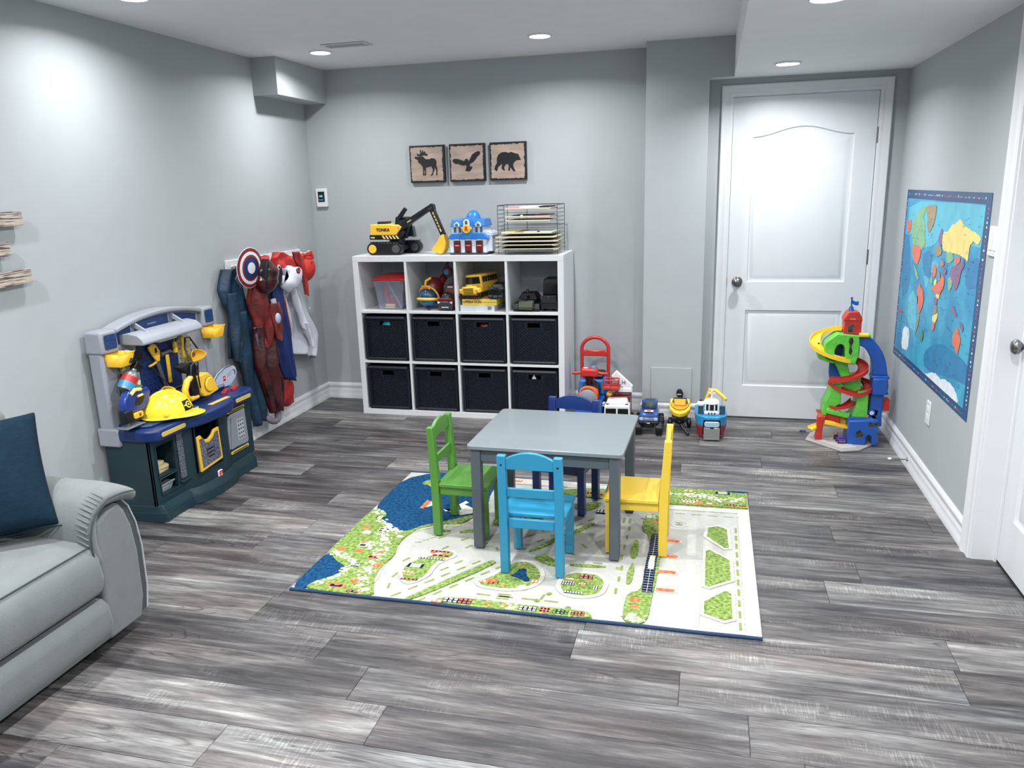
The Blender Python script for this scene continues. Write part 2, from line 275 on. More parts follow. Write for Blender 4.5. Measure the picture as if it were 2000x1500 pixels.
struct(MB().box(XL-.1, -.42, YB, YB+.1, 0, CEIL+.1).build('wall_back', WALL), 'grey back wall behind the cube shelf')
# door wall with opening
wd = MB(); wd.box(-.05, .08, YD, YD+.12, 0, CEIL).box(.952, XR+.1, YD, YD+.12, 0, CEIL).box(.08, .952, YD, YD+.12, 2.066, CEIL)
struct(wd.build('wall_door', WALL), 'grey wall around the white door')
struct(MB().box(-.4244, -.046, 5.1652, YB+.05, 0, CEIL+.05).box(-.0465, .096, 5.1652, YB, SOFF, CEIL+.05).build('wall_column', WALL), 'boxed-out grey column left of the door')
# right wall, door_2 opening y 2.5..3.345
struct(MB().box(XR, XR+.1, 3.360, YD+.1, 0, SOFF+.05).box(XR, XR+.1, YR, 2.494, 0, SOFF+.05).box(XR, XR+.1, 2.49, 3.365, 2.058, SOFF+.05).build('wall_right', WALL), 'grey right wall with the map')
struct(MB().box(XL-.1, XR+.2, YR-.1, YR, 0, CEIL+.1).build('wall_rear', WALL), 'grey wall behind the viewer')
struct(MB().box(XL-.1, .1, YR, YB+.1, CEIL, CEIL+.1).build('ceiling', CEILM), 'flat white ceiling')
struct(MB().box(.096, XR+.15, YR, YD+.05, SOFF, CEIL+.1).box(-.046, .0965, 5.168, YD+.05, SOFF-.001, SOFF+.02).build('ceiling_soffit', CEILM), 'lowered ceiling section over the door side')
struct(MB().box(XL-.02, -2.689, 4.737, YB+.02, 2.159, CEIL+.02).build('wall_bulkhead', WALL), 'small boxed bulkhead in the upper left corner')
# baseboards: profile (depth, height)
BP = [(0, 0), (.016, 0), (.016, .03), (.014, .034), (.0125, .06), (.0125, .066), (.009, .072), (.009, .088), (.012, .094), (.012, .106), (.007, .114), (.004, .122), (0, .122)]
def baseboard(name, p0, p1, nrm, m0=0, m1=0):
    """p0->p1 along the wall, nrm points into the room; m0/m1 = mitre direction at the ends (-1 in, 1 out)"""
    p0, p1, nrm = Vector((*p0, 0)), Vector((*p1, 0)), Vector((*nrm, 0)); d = (p1-p0).normalized(); n = len(BP); mb = MB(); vs = []
    for p, s in ((p0, m0), (p1, -m1)): vs += [p+nrm*a+d*s*a+Vector((0, 0, h)) for a, h in BP]
    mb.add(vs, [(i, (i+1) % n, n+(i+1) % n, n+i) for i in range(n)]+[tuple(range(n)), tuple(range(2*n-1, n-1, -1))])
    o = mb.build(name, TRIM); struct(o, 'white moulded baseboard'); return o
baseboard('baseboard_left', (XL, YR), (XL, YB), (1, 0), 0, 1)
baseboard('baseboard_back', (XL, YB), (-.4244, YB), (0, -1), 1, 0)
baseboard('baseboard_column', (-.4244, 5.1652), (-.046, 5.1652), (0, -1), -1, -1)
baseboard('baseboard_right', (XR, 3.437), (XR, YD), (-1, 0), 0, 1)
baseboard('baseboard_door', (1.0, YD), (XR, YD), (0, -1), 0, 1)
# casing helper: profile across width (0 inner .. w outer)
def casing_profile(w): return [(0, 0), (0, .011), (.012, .015), (.02, .012), (w*.55, .013), (w*.7, .019), (w*.93, .021), (w, .016), (w, 0)]
def casing(name, x0, x1, zt, y, w, parent, m=TRIM):
    """door casing on a plane of constant y facing -y, opening x0..x1, top zt; mitred"""
    P = casing_profile(w); n = len(P); mb = MB()
    for side in (0, 1, 2):
        vs = []
        for a, dd in P:
            if side == 0: q0, q1 = (x0-a, 0), (x0-a, zt+a)
            elif side == 1: q0, q1 = (x0-a, zt+a), (x1+a, zt+a)
            else: q0, q1 = (x1+a, zt+a), (x1+a, 0)
            vs.append(((q0[0], y-dd, q0[1]), (q1[0], y-dd, q1[1])))
        mb.add([v[0] for v in vs]+[v[1] for v in vs], [(i, (i+1) % n, n+(i+1) % n, n+i) for i in range(n)])
    return mb.build(name, m, parent)
def door_panels(parent, W, H, m, thick=.035):
    """panel door, local x 0..W, face at y=0 towards -y, z 0..H"""
    sl = MB(); xs0, xs1 = W*.145, W*.855; z = [H*.105, H*.355, H*.445, H*.885]
    def top(t, inset=0): # arched top rail of the upper panel
        u = (t-xs0)/(xs1-xs0); return z[3]-inset+.055*H/2.03*(.5-.5*cos(2*pi*min(max(u, 0), 1)))
    NN = 24; xs = [xs0+(xs1-xs0)*i/NN for i in range(NN+1)]
    # face with holes: stiles, rails
    def q(a, b, c, d): sl.add([(*a,), (*b,), (*c,), (*d,)], [(0, 1, 2, 3)])
    F = lambda x, zz: (x, 0, zz)
    q(F(0, 0), F(xs0, 0), F(xs0, H), F(0, H)); q(F(xs1, 0), F(W, 0), F(W, H), F(xs1, H))
    q(F(xs0, 0), F(xs1, 0), F(xs1, z[0]), F(xs0, z[0])); q(F(xs0, z[1]), F(xs1, z[1]), F(xs1, z[2]), F(xs0, z[2]))
    for i in range(NN): q(F(xs[i], top(xs[i])), F(xs[i+1], top(xs[i+1])), F(xs[i+1], H), F(xs[i], H))
    sl.add([(0, 0, 0), (W, 0, 0), (W, 0, H), (0, 0, H), (0, thick, 0), (W, thick, 0), (W, thick, H), (0, thick, H)], [(1, 0, 4, 5), (2, 1, 5, 6), (3, 2, 6, 7), (0, 3, 7, 4), (4, 7, 6, 5)])
    sl.build('slab', m, parent)
    for name, arch in (('upper_panel', True), ('lower_panel', False)):
        pb = MB(); levels = [(0, 0), (.006, .011), (.016, .013), (.026, .008), (.048, .003)]
        rings = []
        for ins, dep in levels:
            if arch:
                zb = z[2]+ins; a, b2 = xs0+ins, xs1-ins; pts = [(a, zb)]+[(b2, zb)]
                pts += [(a+(b2-a)*(1-i/NN), top(xs0+(xs1-xs0)*(1-i/NN), ins)) for i in range(NN+1)]
            else: pts = [(xs0+ins, z[0]+ins), (xs1-ins, z[0]+ins), (xs1-ins, z[1]-ins), (xs0+ins, z[1]-ins)]
            rings.append([(p[0], dep, p[1]) for p in pts])
        n = len(rings[0])
        for a, b2 in zip(rings, rings[1:]): pb.add(a+b2, [(i, (i+1) % n, n+(i+1) % n, n+i) for i in range(n)])
        pb.add(rings[-1], [tuple(range(n))]); pb.build(name, m, parent)
DOORM = mat('door_paint', (208, 212, 216), .38, bump=.03, bs=200)
def knob(parent, x, z, y=0, s=1):
    k = MB().lathe([(.001, 0), (.033, 0), (.033, -.006), (.026, -.01), (.013, -.013), (.011, -.03), (.02, -.036), (.028, -.046), (.029, -.056), (.022, -.066), (.01, -.07), (.001, -.07)], 24, (x, y, z), 'y').build('knob', CHROME, parent, label='round brushed metal knob'); return k
d1 = bpy.data.objects.new('door_1', None); COL.objects.link(d1); d1.location = (.102, YD+.004, .012); struct(d1, 'white two-panel arched door in the back wall')
door_panels(d1, .828, 2.03, DOORM); knob(d1, .062, .905)
MB().box(-.003, 0, -.002, .02, .87, .93).build('latch_plate', CHROME, d1)
for hz in (1.78, 1.06, .25): MB().cyl((.833, -.006, hz-.045), (.833, -.006, hz+.045), .006, n=10).box(.829, .836, -.002, .012, hz-.045, hz+.045).build('hinge', CHROME, d1)
jb = MB().box(.08, .0985, YD-.001, YD+.11, 0, 2.046).box(.9335, .952, YD-.001, YD+.11, 0, 2.046).box(.08, .952, YD-.001, YD+.11, 2.0465, 2.066)
df = struct(jb.build('trim_1', TRIM), 'white moulded frame around the back door'); casing('casing', .094, .938, 2.050, YD, .066, df)
struct(MB().box(.09, .94, YD+.05, YD+.12, -.01, .004).build('trim_3', mat('dark_gap', (12, 14, 20), .9)), 'dark strip filling in the gap under the door')  # near-black strip painted in for the dark gap below the slab
# door 2 in the right wall, seen edge-on
d2 = bpy.data.objects.new('door_2', None); COL.objects.link(d2); d2.location = (1.176, 3.342, .012); d2.rotation_euler = (0, 0, radians(-90)); struct(d2, 'white panelled door at the right edge')
door_panels(d2, .83, 2.03, DOORM); knob(d2, .07, .90)
f2 = struct(MB().box(XR-.002, XR+.2, 3.3455, 3.364, 0, 2.05).box(XR-.002, XR+.2, 2.49, 2.5085, 0, 2.05).box(XR-.002, XR+.2, 2.49, 3.364, 2.0445, 2.06).box(1.166, 1.176, 3.333, 3.3455, 0, 2.045).build('trim_2', TRIM, bev=.001), 'white door jamb and casing on the right wall')
c2 = casing('casing', -3.352, -2.50, 2.05, 0, .088, None); c2.rotation_euler = (0, 0, radians(-90)); c2.location = (XR, 0, 0); c2.parent = f2
struct(MB().box(1.175, 1.21, 2.5, 3.345, -.01, .006).build('trim_4', mat('dark_gap', '0'), bev=.001), 'dark strip filling in the gap under the right door')  # same near-black colour fills in the gap beneath the right door
# access panel on the column
ap = thing('access_panel', 'flush grey access panel low on the column', 'panel', (-.3655, 5.1645, .124))
bx('cover', WALL, ap, 0, .263, -.008, 0, 0, .238, .002)
# ceiling lights
LENS = mat('lamp_lens', (255, 255, 255), .4, emit=14)
rows = {0: 'over the costumes in the left corner', 1: 'above the cube shelf, centre of the back row', 2: 'in the soffit in front of the door', 3: 'at the top left edge over the left wall', 5: 'cut off by the top edge in the right soffit'}
for i, (x, y, zc) in enumerate(LIGHTS):
    t = thing('ceiling_light', 'round white recessed pot light '+rows.get(i, 'behind the viewer'), 'light', (x, y, zc), group='recessed pot lights')
    MB().lathe([(.056, -.001), (.058, -.009), (.062, -.010), (.070, -.004), (.072, 0)], 32).build('trim_ring', TRIM, t)
    MB().lathe([(.001, -.0125), (.04, -.0105), (.0575, -.007), (.0575, -.001)], 28).build('lens', LENS, t)
v = thing('air_vent', 'white slotted air register in the ceiling beside the corner pot light', 'vent', (-2.11, 4.55, CEIL))
MB().box(-.14, .14, -.065, .065, -.006, 0, .006, .006).build('frame', TRIM, v, bev=.001)
for k in range(20): MB().at((-.115+k*.0121, 0, -.008), (0, 35, 0)).box(-.004, .004, -.04, .04, -.0006, .0006).build('slat', CEILM, v, smooth=False)
MB().cyl((.125, .03, -.008), (.125, .03, -.005), .003).build('screw', CHROME, v)
# wall fittings
t = thing('thermostat', 'white wall thermostat with a dark screen left of the shelf', 'thermostat', (-2.778, YB, 1.512))
bx('housing', TRIM, t, -.044, .044, -.022, 0, -.066, .066, .006, seg=3); bx('screen', DGLASS, t, -.026, .026, -.0235, -.02, -.03, .045, .002)
TEALG = mat('screen_digits', (90, 170, 200), .5, emit=.5)
marks('digits', '21', TEALG, t, (0, -.0238, .012), (90, 0, 0), .022); marks('digits', '- - -', TEALG, t, (0, -.0238, -.014), (90, 0, 0), .01)
t = thing('outlet_plate', 'white wall outlet below the map', 'outlet', (XR, 4.178, .392))
bx('plate', TRIM, t, -.007, 0, -.036, .036, -.06, .06, .003)
for s in (-1, 1):
    bx('socket', WHITE, t, -.009, -.006, -.017, .017, s*.02-.014, s*.02+.014, .002)
t = thing('light_switch', 'white double rocker switch plate between map and right door', 'switch', (XR, 3.505, 1.288))
bx('plate', TRIM, t, -.009, 0, -.058, .062, -.059, .059, .003)
for s in (-1, 1): bx('rocker', WHITE, t, -.013, -.008, s*.024-.018, s*.024+.018, -.035, .035, .002)
MB().box(-.0095, -.0088, -.035, -.025, -.05, -.048).box(-.0095, -.0088, -.01, .0, -.05, -.048).box(-.0095, -.0088, .018, .028, -.05, -.048).build('marks', GREY, t, smooth=False)
t = thing('door_stop', 'thin metal spring door stop sticking out of the right baseboard', 'door stop', (XR-.012, 4.44, .05))
MB().tube([(-.004-.082*i/40, .004*cos(i*1.9), .004*sin(i*1.9)) for i in range(41)], .0016, 5).build('spring', CHROME, t)
MB().cyl((-.084, 0, 0), (-.1, 0, 0), .007, .006, 12).build('tip', WHITE, t); MB().cyl((0, 0, 0), (-.006, 0, 0), .011, .008, 12).build('base', CHROME, t)
CG = 1.25
# ---------------- world map ----------------
mp = thing('world_map', 'large laminated blue world map poster on the right wall', 'map', (XR-.001, 5.0645, .5156))
MW, MH = 1.4665, .958
def sheet(name, m, pts, d, parent=mp):   # pts in 0..1 map space -> thin print layer
    mb = MB(); mb.prism([(-u*MW, v*MH) for u, v in pts], -d-.0004, -d, 'x'); return mb.build(name, m, parent, smooth=False)
def pm(n, c, c2=None, **k): return mat('print_'+n, c, .4, coat=.05, ms=k.get('ms', 6), col2=c2, thr=(.42, .6)) if c2 else mat('print_'+n, c, .4, coat=.05, mottle=.12, ms=14)
sheet('border', pm('border', (16, 72, 138)), [(0, 0), (1, 0), (1, 1), (0, 1)], .0006)
SEA = pm('sea', (26, 128, 192), (56, 152, 206), ms=5)
sheet('sea', SEA, [(.022, .045), (.955, .045), (.955, .95), (.022, .95)], .0011)
rc = random.Random(8)
def coast(poly, j):   # smooth once, then break the line up into a coast
    q = []
    for i in range(len(poly)):
        a, b2 = poly[i], poly[(i+1) % len(poly)]; q += [(a[0]*.8+b2[0]*.2, a[1]*.8+b2[1]*.2), (a[0]*.2+b2[0]*.8, a[1]*.2+b2[1]*.8)]
    out = []
    for i in range(len(q)):
        a, b2 = q[i], q[(i+1) % len(q)]; k = max(1, int(math.dist(a, b2)/.012))
        for s_ in range(k): out.append((min(.954, max(.023, a[0]+(b2[0]-a[0])*s_/k+rc.uniform(-j, j))), min(.949, max(.046, a[1]+(b2[1]-a[1])*s_/k+rc.uniform(-j, j)*1.5))))
    return out
MAPP['light'] = MAPP['light'][:2]+MAPP['light'][3:]
cols = {'light': (84, 168, 214), 'deep': (24, 116, 184), 'white': (222, 232, 238), 'green': (132, 190, 140), 'greenm': (132, 190, 140), 'orange': (222, 108, 82), 'yellow': (238, 214, 120), 'tan': (170, 150, 110), 'purple': (150, 110, 150)}
for li, k in enumerate(('light', 'deep', 'white', 'green', 'greenm', 'orange', 'yellow', 'tan', 'purple')):
    for j, poly in enumerate(MAPP[k]): sheet('sea_shade' if li < 2 else 'country', pm(k, cols[k]), coast(poly, .0005 if li < 2 else .0028), .0015+.0001*(li*3+j % 3) if li < 3 else .0024+.00012*(j+li))
rd = random.Random(3); fl_ = [MB() for _ in range(3)]
for j in range(60):
    u = .03+.93*j/60
    for vv in (.016, .972): fl_[rd.randrange(3)].box(-.0016, -.0012, -u*MW-.009, -u*MW, vv*MH, vv*MH+.008*rd.uniform(.5, 1.3))
for j in range(46):
    vv = .05+.9*j/46
    fl_[rd.randrange(2)].box(-.0016, -.0012, -.985*MW, -.985*MW+.014*rd.uniform(.4, 1.2), vv*MH, vv*MH+.008); fl_[rd.randrange(3)].box(-.0016, -.0012, -.013*MW, -.013*MW+.008, vv*MH, vv*MH+.006)
for mb_, c in zip(fl_, (WHITE, mat('flag_red', (206, 80, 80), .4), mat('flag_green', (90, 150, 110), .4))): tag(mb_.build('flag_row', c, mp, smooth=False), kind='stuff')
# names printed as tiny dashes over land and sea
nm = MB()
for j in range(260):
    u, vv = rd.uniform(.06, .93), rd.uniform(.12, .9); nm.box(-.0046, -.0043, -u*MW-rd.uniform(.006, .03), -u*MW, vv*MH, vv*MH+.0018)
tag(nm.build('place_names', mat('print_ink', (40, 90, 140), .4), mp, smooth=False), kind='stuff')
marks('legend', 'WORLD', mat('flag_red', '0'), mp, (-.0028, -.105, .27), (90, 0, -90), .03)
lg = MB()
for j in range(7): lg.box(-.0028, -.0026, -.145, -.145+.02*(1+j % 3), .245-j*.017, .249-j*.017)
lg.build('legend_lines', mat('print_ink', '0'), mp, smooth=False)
MB().lathe([(.001, 0), (.03, 0), (.03, -.0004), (.001, -.0004)], 20, (-.0045, -.62, .22), 'x').build('compass_rose', mat('flag_green', '0'), mp)
# ---------------- animal plaques ----------------
WOOD = mat('pale_plaque_wood', (186, 166, 150), .6, ms=5, stretch=(1, 1, 5), col2=(150, 128, 116), thr=(.35, .75), bump=.2, bs=30)
INK = mat('plaque_black', (13, 18, 30), .55)
def ragged(x0, x1, z0, z1, r, n=26):
    P = []
    for a, b2 in (((x0, z0), (x1, z0)), ((x1, z0), (x1, z1)), ((x1, z1), (x0, z1)), ((x0, z1), (x0, z0))):
        for i in range(n):
            t_ = i/n; dx, dz = r.uniform(0, .009)*(r.random() < .7), 0
            px, pz = a[0]+(b2[0]-a[0])*t_, a[1]+(b2[1]-a[1])*t_; cx_, cz_ = (x0+x1)/2, (z0+z1)/2
            P.append((px+(cx_-px)*dx*6, pz+(cz_-pz)*dx*6))
    return P
for x0, keys, lab in ((-2.074, ('moose', 'antler'), 'left wooden plaque with a black moose silhouette'), (-1.782, ('bird',), 'middle wooden plaque with a black flying bird silhouette'), (-1.492, ('bear',), 'right wooden plaque with a black walking bear silhouette')):
    t = thing('wall_plaque', lab, 'wall art', (x0, YB, 1.598), group='animal plaques over the shelf')
    bx('block', INK, t, 0, .256, -.026, 0, 0, .25, .002)
    MB().prism(ragged(.008, .244, .01, .238, random.Random(x0)), -.0275, -.0255, 'y').build('wood_face', WOOD, t, smooth=False)
    for k in keys:
        for poly in ANIM[k]: MB().prism([(a-x0, c-1.598) for a, c in poly], -.0292, -.0274, 'y').build('silhouette', INK, t, smooth=False)
# ---------------- slatted wood sign at left edge ----------------
PAL = mat('pallet_wood', (196, 182, 168), .7, ms=7, stretch=(1, 1.5, 26), col2=(82, 66, 66), thr=(.46, .6), bump=.3, bs=40)
t = thing('wood_sign', 'rustic sign of three whitewashed brown boards at the left edge', 'wall sign', (XL, 2.78, 1.2))
for zt, z0, ye, tilt in ((.306, .251, .003, 1.2), (.188, .131, -.085, 1.5), (.068, .01, 0, 2.5)):
    o = MB().box(.02, .034, -.9, ye, -.029, .029).build('board', PAL, t, bev=.001, smooth=False); o.location = (0, 0, (zt+z0)/2); o.rotation_euler = (radians(tilt), 0, 0)
MB().box(0, .02, -.18, -.14, 0, .3).box(0, .02, -.8, -.76, 0, .3).build('batten', PAL, t)
CG = 1.0
SHW = mat('shelf_white_foil', (214, 217, 219), .33)
CG = 1.3
# ---------------- cube shelf ----------------
SHW = mat('shelf_white_foil', (228, 231, 232), .33)
SX, SY, SW, SH, SD = -2.3922, 4.9987, 1.47, 1.12, .39
sh = thing('cube_shelf', 'white twelve-cube shelving unit against the back wall', 'shelf', (SX, SY, 0))
T, t2 = .039, .016; CW = (SW-2*T-3*t2)/4; CH = (SH-2*T-2*t2)/3
CX = [T+i*(CW+t2) for i in range(4)]; CZ = [T+i*(CH+t2) for i in range(3)]
bx('top_board', SHW, sh, 0, SW, 0, SD, SH-T, SH, .0012); bx('bottom_board', SHW, sh, 0, SW, 0, SD, 0, T, .0012)
for x in (0, SW-T): bx('side_board', SHW, sh, x, x+T, .0005, SD-.0005, T, SH-T, .0012)
for k in range(3):
    x = T+CW*(k+1)+t2*k; bx('divider', SHW, sh, x, x+t2, .001, SD-.001, T, SH-T, .0008)
for k in range(2):
    z = T+CH*(k+1)+t2*k
    for i in range(4): bx('shelf_board', SHW, sh, CX[i], CX[i]+CW, .001, SD-.001, z, z+t2, .0008)
# ---------------- woven baskets ----------------
BK = mat('basket_rattan', (7, 25, 52), .42, mottle=.35, ms=60)
def make_basket():
    t = thing('storage_basket', 'x', 'basket', (0, 0, 0), group='dark woven baskets in the lower cubes')
    W, H, D = .322, .318, .36; hx0, hx1, hz0, hz1 = W/2-.042, W/2+.042, .247, .284
    b = MB()   # hollow shell with a hand hole in the front
    for y0, y1 in ((.006, .014),):
        b.box(.004, hx0, y0, y1, .004, H-.01).box(hx1, W-.004, y0, y1, .004, H-.01).box(hx0, hx1, y0, y1, .004, hz0).box(hx0, hx1, y0, y1, hz1, H-.01)
    b.box(.004, .012, .014, D-.012, .004, H-.01).box(W-.012, W-.004, .014, D-.012, .004, H-.01).box(.004, W-.004, D-.012, D-.004, .004, H-.01).box(.012, W-.012, .014, D-.012, .004, .01)
    b.build('body', BK, t, smooth=False)
    wv = MB(); nx, nz = 11, 25; x0, z0, dx, dz = .03, .03, (W-.06)/nx, (H-.07)/nz
    for j in range(nz):
        for i in range(nx+1):
            c = x0+(i-.5*(j % 2))*dx; a0, a1 = max(c, x0), min(c+dx*.96, W-.03); zz = z0+j*dz
            if a1-a0 < .004 or (a1 > hx0-.006 and a0 < hx1+.006 and zz+dz > hz0-.006 and zz < hz1+.006): continue
            m = (a0+a1)/2; y = .0062
            wv.add([(a0, y, zz+.0006), (a1, y, zz+.0006), (a1, y, zz+dz-.0006), (a0, y, zz+dz-.0006), (m-.003, y-.005, zz+dz*.3), (m+.003, y-.005, zz+dz*.3), (m+.003, y-.005, zz+dz*.7), (m-.003, y-.005, zz+dz*.7)],
                   [(0, 1, 5, 4), (1, 2, 6, 5), (2, 3, 7, 6), (3, 0, 4, 7), (4, 5, 6, 7)])
    tag(wv.build('weave', BK, t, smooth=False), kind='stuff')
    r = MB()
    for a in ((0, W, 0, .026), (0, W, H-.036, H)): r.tube([(a[0]+.013, .006, (a[2]+a[3])/2), (a[1]-.013, .006, (a[2]+a[3])/2)], (a[3]-a[2])*.42, 8)
    for x in (.013, W-.013): r.tube([(x, .006, .013), (x, .006, H-.018)], .0115, 8)
    for x in (.01, W-.01): r.tube([(x, .01, H-.012), (x, D-.01, H-.012)], .009, 6)
    r.tube([(.01, D-.01, H-.012), (W-.01, D-.01, H-.012)], .009, 6)
    r.build('rim', BK, t)
    MB().tube([(hx0, .005, hz0), (hx1, .005, hz0), (hx1, .005, hz1), (hx0, .005, hz1)], .004, 6, closed=True).build('handle_rim', BK, t)
    return t
bk0 = make_basket()
ordn = ['first', 'second', 'third', 'fourth']
for r_, z in ((1, CZ[1]), (0, CZ[0])):
    for i in range(4):
        lab = 'dark woven basket, %s from left in the %s row' % (ordn[i], 'middle' if r_ else 'bottom')+(', teal toy behind its hand hole' if (r_, i) == (1, 0) else '')
        o = bk0 if (r_, i) == (1, 0) else copy_tree(bk0)
        o['label'] = lab; o.location = (SX+CX[i]+.007, SY+.004+.004*((i*7+r_) % 3), z+.001)
def blob(name, m, c, r, lab, cat, seed=1):
    rr = random.Random(seed); mb = MB(); mb.ell((0, 0, 0), (r, r*.7, r), 12, 8); mb.v = [v*(1+rr.uniform(-.2, .2)) for v in mb.v]
    o = mb.build(name, m, sub=1); o.location = c; tag(o, lab, cat); return o
TEAL = mat('teal_plastic', (30, 170, 180), .4)
blob('plush_toy', TEAL, (SX+CX[0]+.17, SY+.06, CZ[1]+.235), .046, 'teal toy showing through the hand hole of the first middle-row basket', 'toy')
blob('rubber_ball', DRED, (SX+CX[2]+.17, SY+.07, CZ[1]+.235), .046, 'dark red toy inside the third middle-row basket', 'toy', 2)
pp = MB().add([(0, 0, 0), (.03, .0, 0), (.014, .0, .034), (0, .01, 0), (.03, .01, 0), (.014, .01, .034)], [(0, 1, 2), (5, 4, 3), (0, 3, 4, 1), (1, 4, 5, 2), (2, 5, 3, 0)]).build('paper_scrap', WHITE)
pp.location = (SX+CX[3]+.145, SY+.028, CZ[0]+.249); tag(pp, 'white paper corner inside the fourth bottom-row basket', 'paper')
# ---------------- table ----------------
TBL = mat('table_grey_lacquer', (134, 144, 150), .3, coat=.15); TLEG = mat('table_grey_legs', (98, 108, 118), .4)
t = thing('kids_table', 'grey rectangular wooden play table on the road rug', 'table', (-.648, 3.305, 0), -1.2)
MB().prism(rrect(-.334, .334, -.2925, .2925, .022, 5), .472, .49, 'z').build('tabletop', TBL, t, bev=.003)
for sx in (-1, 1):
    for sy in (-1, 1):
        cx_, cy_ = sx*(.334-.036), sy*(.2925-.034); w = .0215
        MB().prism([(cx_-w, cy_-w), (cx_+w, cy_-w), (cx_+w, cy_+w), (cx_-w, cy_+w)][0:4], .0155, .472, 'z').build('leg', TLEG, t, bev=.004)
for sy in (-1, 1): bx('apron', TLEG, t, -.277, .277, sy*.262-.008, sy*.262+.008, .415, .472, .002)
for sx in (-1, 1): bx('apron', TLEG, t, sx*.302-.008, sx*.302+.008, -.236, .236, .415, .472, .002)
# ---------------- chairs ----------------
def make_chair(label, colr, loc, rz):
    m = mat('chair_'+label.split()[0]+'_paint', colr, .38, coat=.1, bump=.05, bs=90)
    t = thing('kids_chair', label, 'chair', loc, rz, group='small wooden chairs around the grey table')
    # back at -y, seat towards +y; width x +-.131
    W = .131
    prof = [(-.130, .0155), (-.094, .0155), (-.094, .26), (-.112, .525), (-.140, .525), (-.131, .26)]
    for s in (-1, 1):
        x0, x1 = (W-.034, W) if s > 0 else (-W, -W+.034)
        MB().prism(prof, x0, x1, 'x').build('back_leg', m, t, bev=.002)
        bx('front_leg', m, t, x0, x1, .095, .129, .0155, .2505, .002)
        MB().cyl((s*(W-.017), -.1395, .487), (s*(W-.017), -.137, .487), .0045, n=10).build('screw', mat('screw_dark', (40, 50, 60), .5), t)
    se = MB().prism([(-W-.004, -.092), (W+.004, -.092), (W+.006, .137), (-W-.006, .137)], .2515, .268, 'z'); so = se.build('seat', m, t, bev=.003)
    dip = MB().grid(lambda u, v: ((u-.5)*.2, -.08+v*.2, .2684+.0008), 2, 2)
    for a in ((-W+.036, W-.036, .1, .116), (-W+.036, W-.036, -.118, -.102)): bx('apron', m, t, a[0], a[1], a[2], a[3], .212, .2515, .002)
    for s in (-1, 1): bx('apron', m, t, s*(W-.017)-.008, s*(W-.017)+.008, -.093, .094, .212, .2515, .002)
    # arched top rail, leaning
    n = 14; up = [(-W+.034+(2*W-.068)*i/n, .0+.03*sin(pi*i/n)**.8+.042) for i in range(n+1)]
    poly = [(-W+.034, 0), (W-.034, 0)]+up[::-1]
    o = MB().prism(poly, -.008, .008, 'y').build('top_rail', m, t, bev=.0015); o.location = (0, -.124, .468); o.rotation_euler = (radians(2.6), 0, 0)
    o = MB().box(-W+.034, W-.034, -.007, .007, 0, .037).build('back_slat', m, t, bev=.0015); o.location = (0, -.1165, .348); o.rotation_euler = (radians(2.6), 0, 0)
    return t
make_chair('turquoise chair with its back to the viewer, front of the table', (34, 128, 186), (-.666, 2.957, 0), 0)
make_chair('green chair at the left side of the table', (88, 152, 56), (-1.06, 3.25, 0), -91)
make_chair('yellow chair at the right side of the table', (226, 192, 52), (-.275, 3.222, 0), 91)
make_chair('navy blue chair on the far side of the table', (10, 46, 130), (-.658, 3.59, 0), 171)
# ---------------- road rug ----------------
rug = thing('road_rug', 'cream, green and blue town-road play rug under the table', 'rug', (-1.6013, 2.5484, 0))
def pile(n, c, c2, bs=220, bump=.9): return mat('pile_'+n, c, .95, col2=c2, ms=70, thr=(.38, .62), bump=bump, bs=bs, spec=.15)
PC = pile('cream', (202, 200, 190), (208, 206, 196), bump=.45); PR = pile('road', (184, 185, 179), (189, 190, 184), bump=.3); PG = pile('green', (118, 150, 66), (168, 194, 108)); PB = pile('blue', (8, 60, 118), (18, 88, 152))
PO = pile('orange', (232, 92, 48), (244, 140, 96)); PW2 = pile('white', (228, 226, 210), (240, 238, 226)); PN = pile('navy', (14, 30, 74), (24, 48, 104)); PT = pile('olive', (136, 150, 80), (152, 166, 92), bump=.3)
RW_, RH_ = 1.8162, 1.3543; rr = random.Random(11)
def rough(poly, st=.012, j=.0016, sm=True):
    if sm:   # Chaikin
        for _ in range(2):
            q = []
            for i in range(len(poly)):
                a, b2 = poly[i], poly[(i+1) % len(poly)]; q += [(a[0]*.75+b2[0]*.25, a[1]*.75+b2[1]*.25), (a[0]*.25+b2[0]*.75, a[1]*.25+b2[1]*.75)]
            poly = q
    out = []
    for i in range(len(poly)):
        a, b2 = poly[i], poly[(i+1) % len(poly)]; L = math.dist(a, b2); k = max(1, int(L/st))
        for s in range(k): out.append((a[0]+(b2[0]-a[0])*s/k+rr.uniform(-j, j), a[1]+(b2[1]-a[1])*s/k+rr.uniform(-j, j)))
    return [(min(max(x, .003), RW_-.003), min(max(y, .003), RH_-.003)) for x, y in out]
def patch(name, m, poly, z=.013, sm=True, j=.0014, z0=.008, bev=.0012):
    return MB().prism(rough(poly, sm=sm, j=j), z0, z, 'z').build(name, m, rug, bev=0, smooth=False)
def grow(poly, d):
    n = len(poly); A = sum(poly[i][0]*poly[(i+1) % n][1]-poly[(i+1) % n][0]*poly[i][1] for i in range(n)); s = 1 if A > 0 else -1; out = []
    for i in range(n):
        a, b2, c = Vector(poly[i-1]), Vector(poly[i]), Vector(poly[(i+1) % n]); e1 = (b2-a).normalized(); e2 = (c-b2).normalized()
        nn = Vector((e1.y+e2.y, -e1.x-e2.x)); nn = nn.normalized()*d*s if nn.length > .05 else Vector((0, 0)); out.append((b2.x+nn.x, b2.y+nn.y))
    return out
MB().box(0, RW_, 0, RH_, .001, .0075).build('backing', PR, rug, bev=.002)
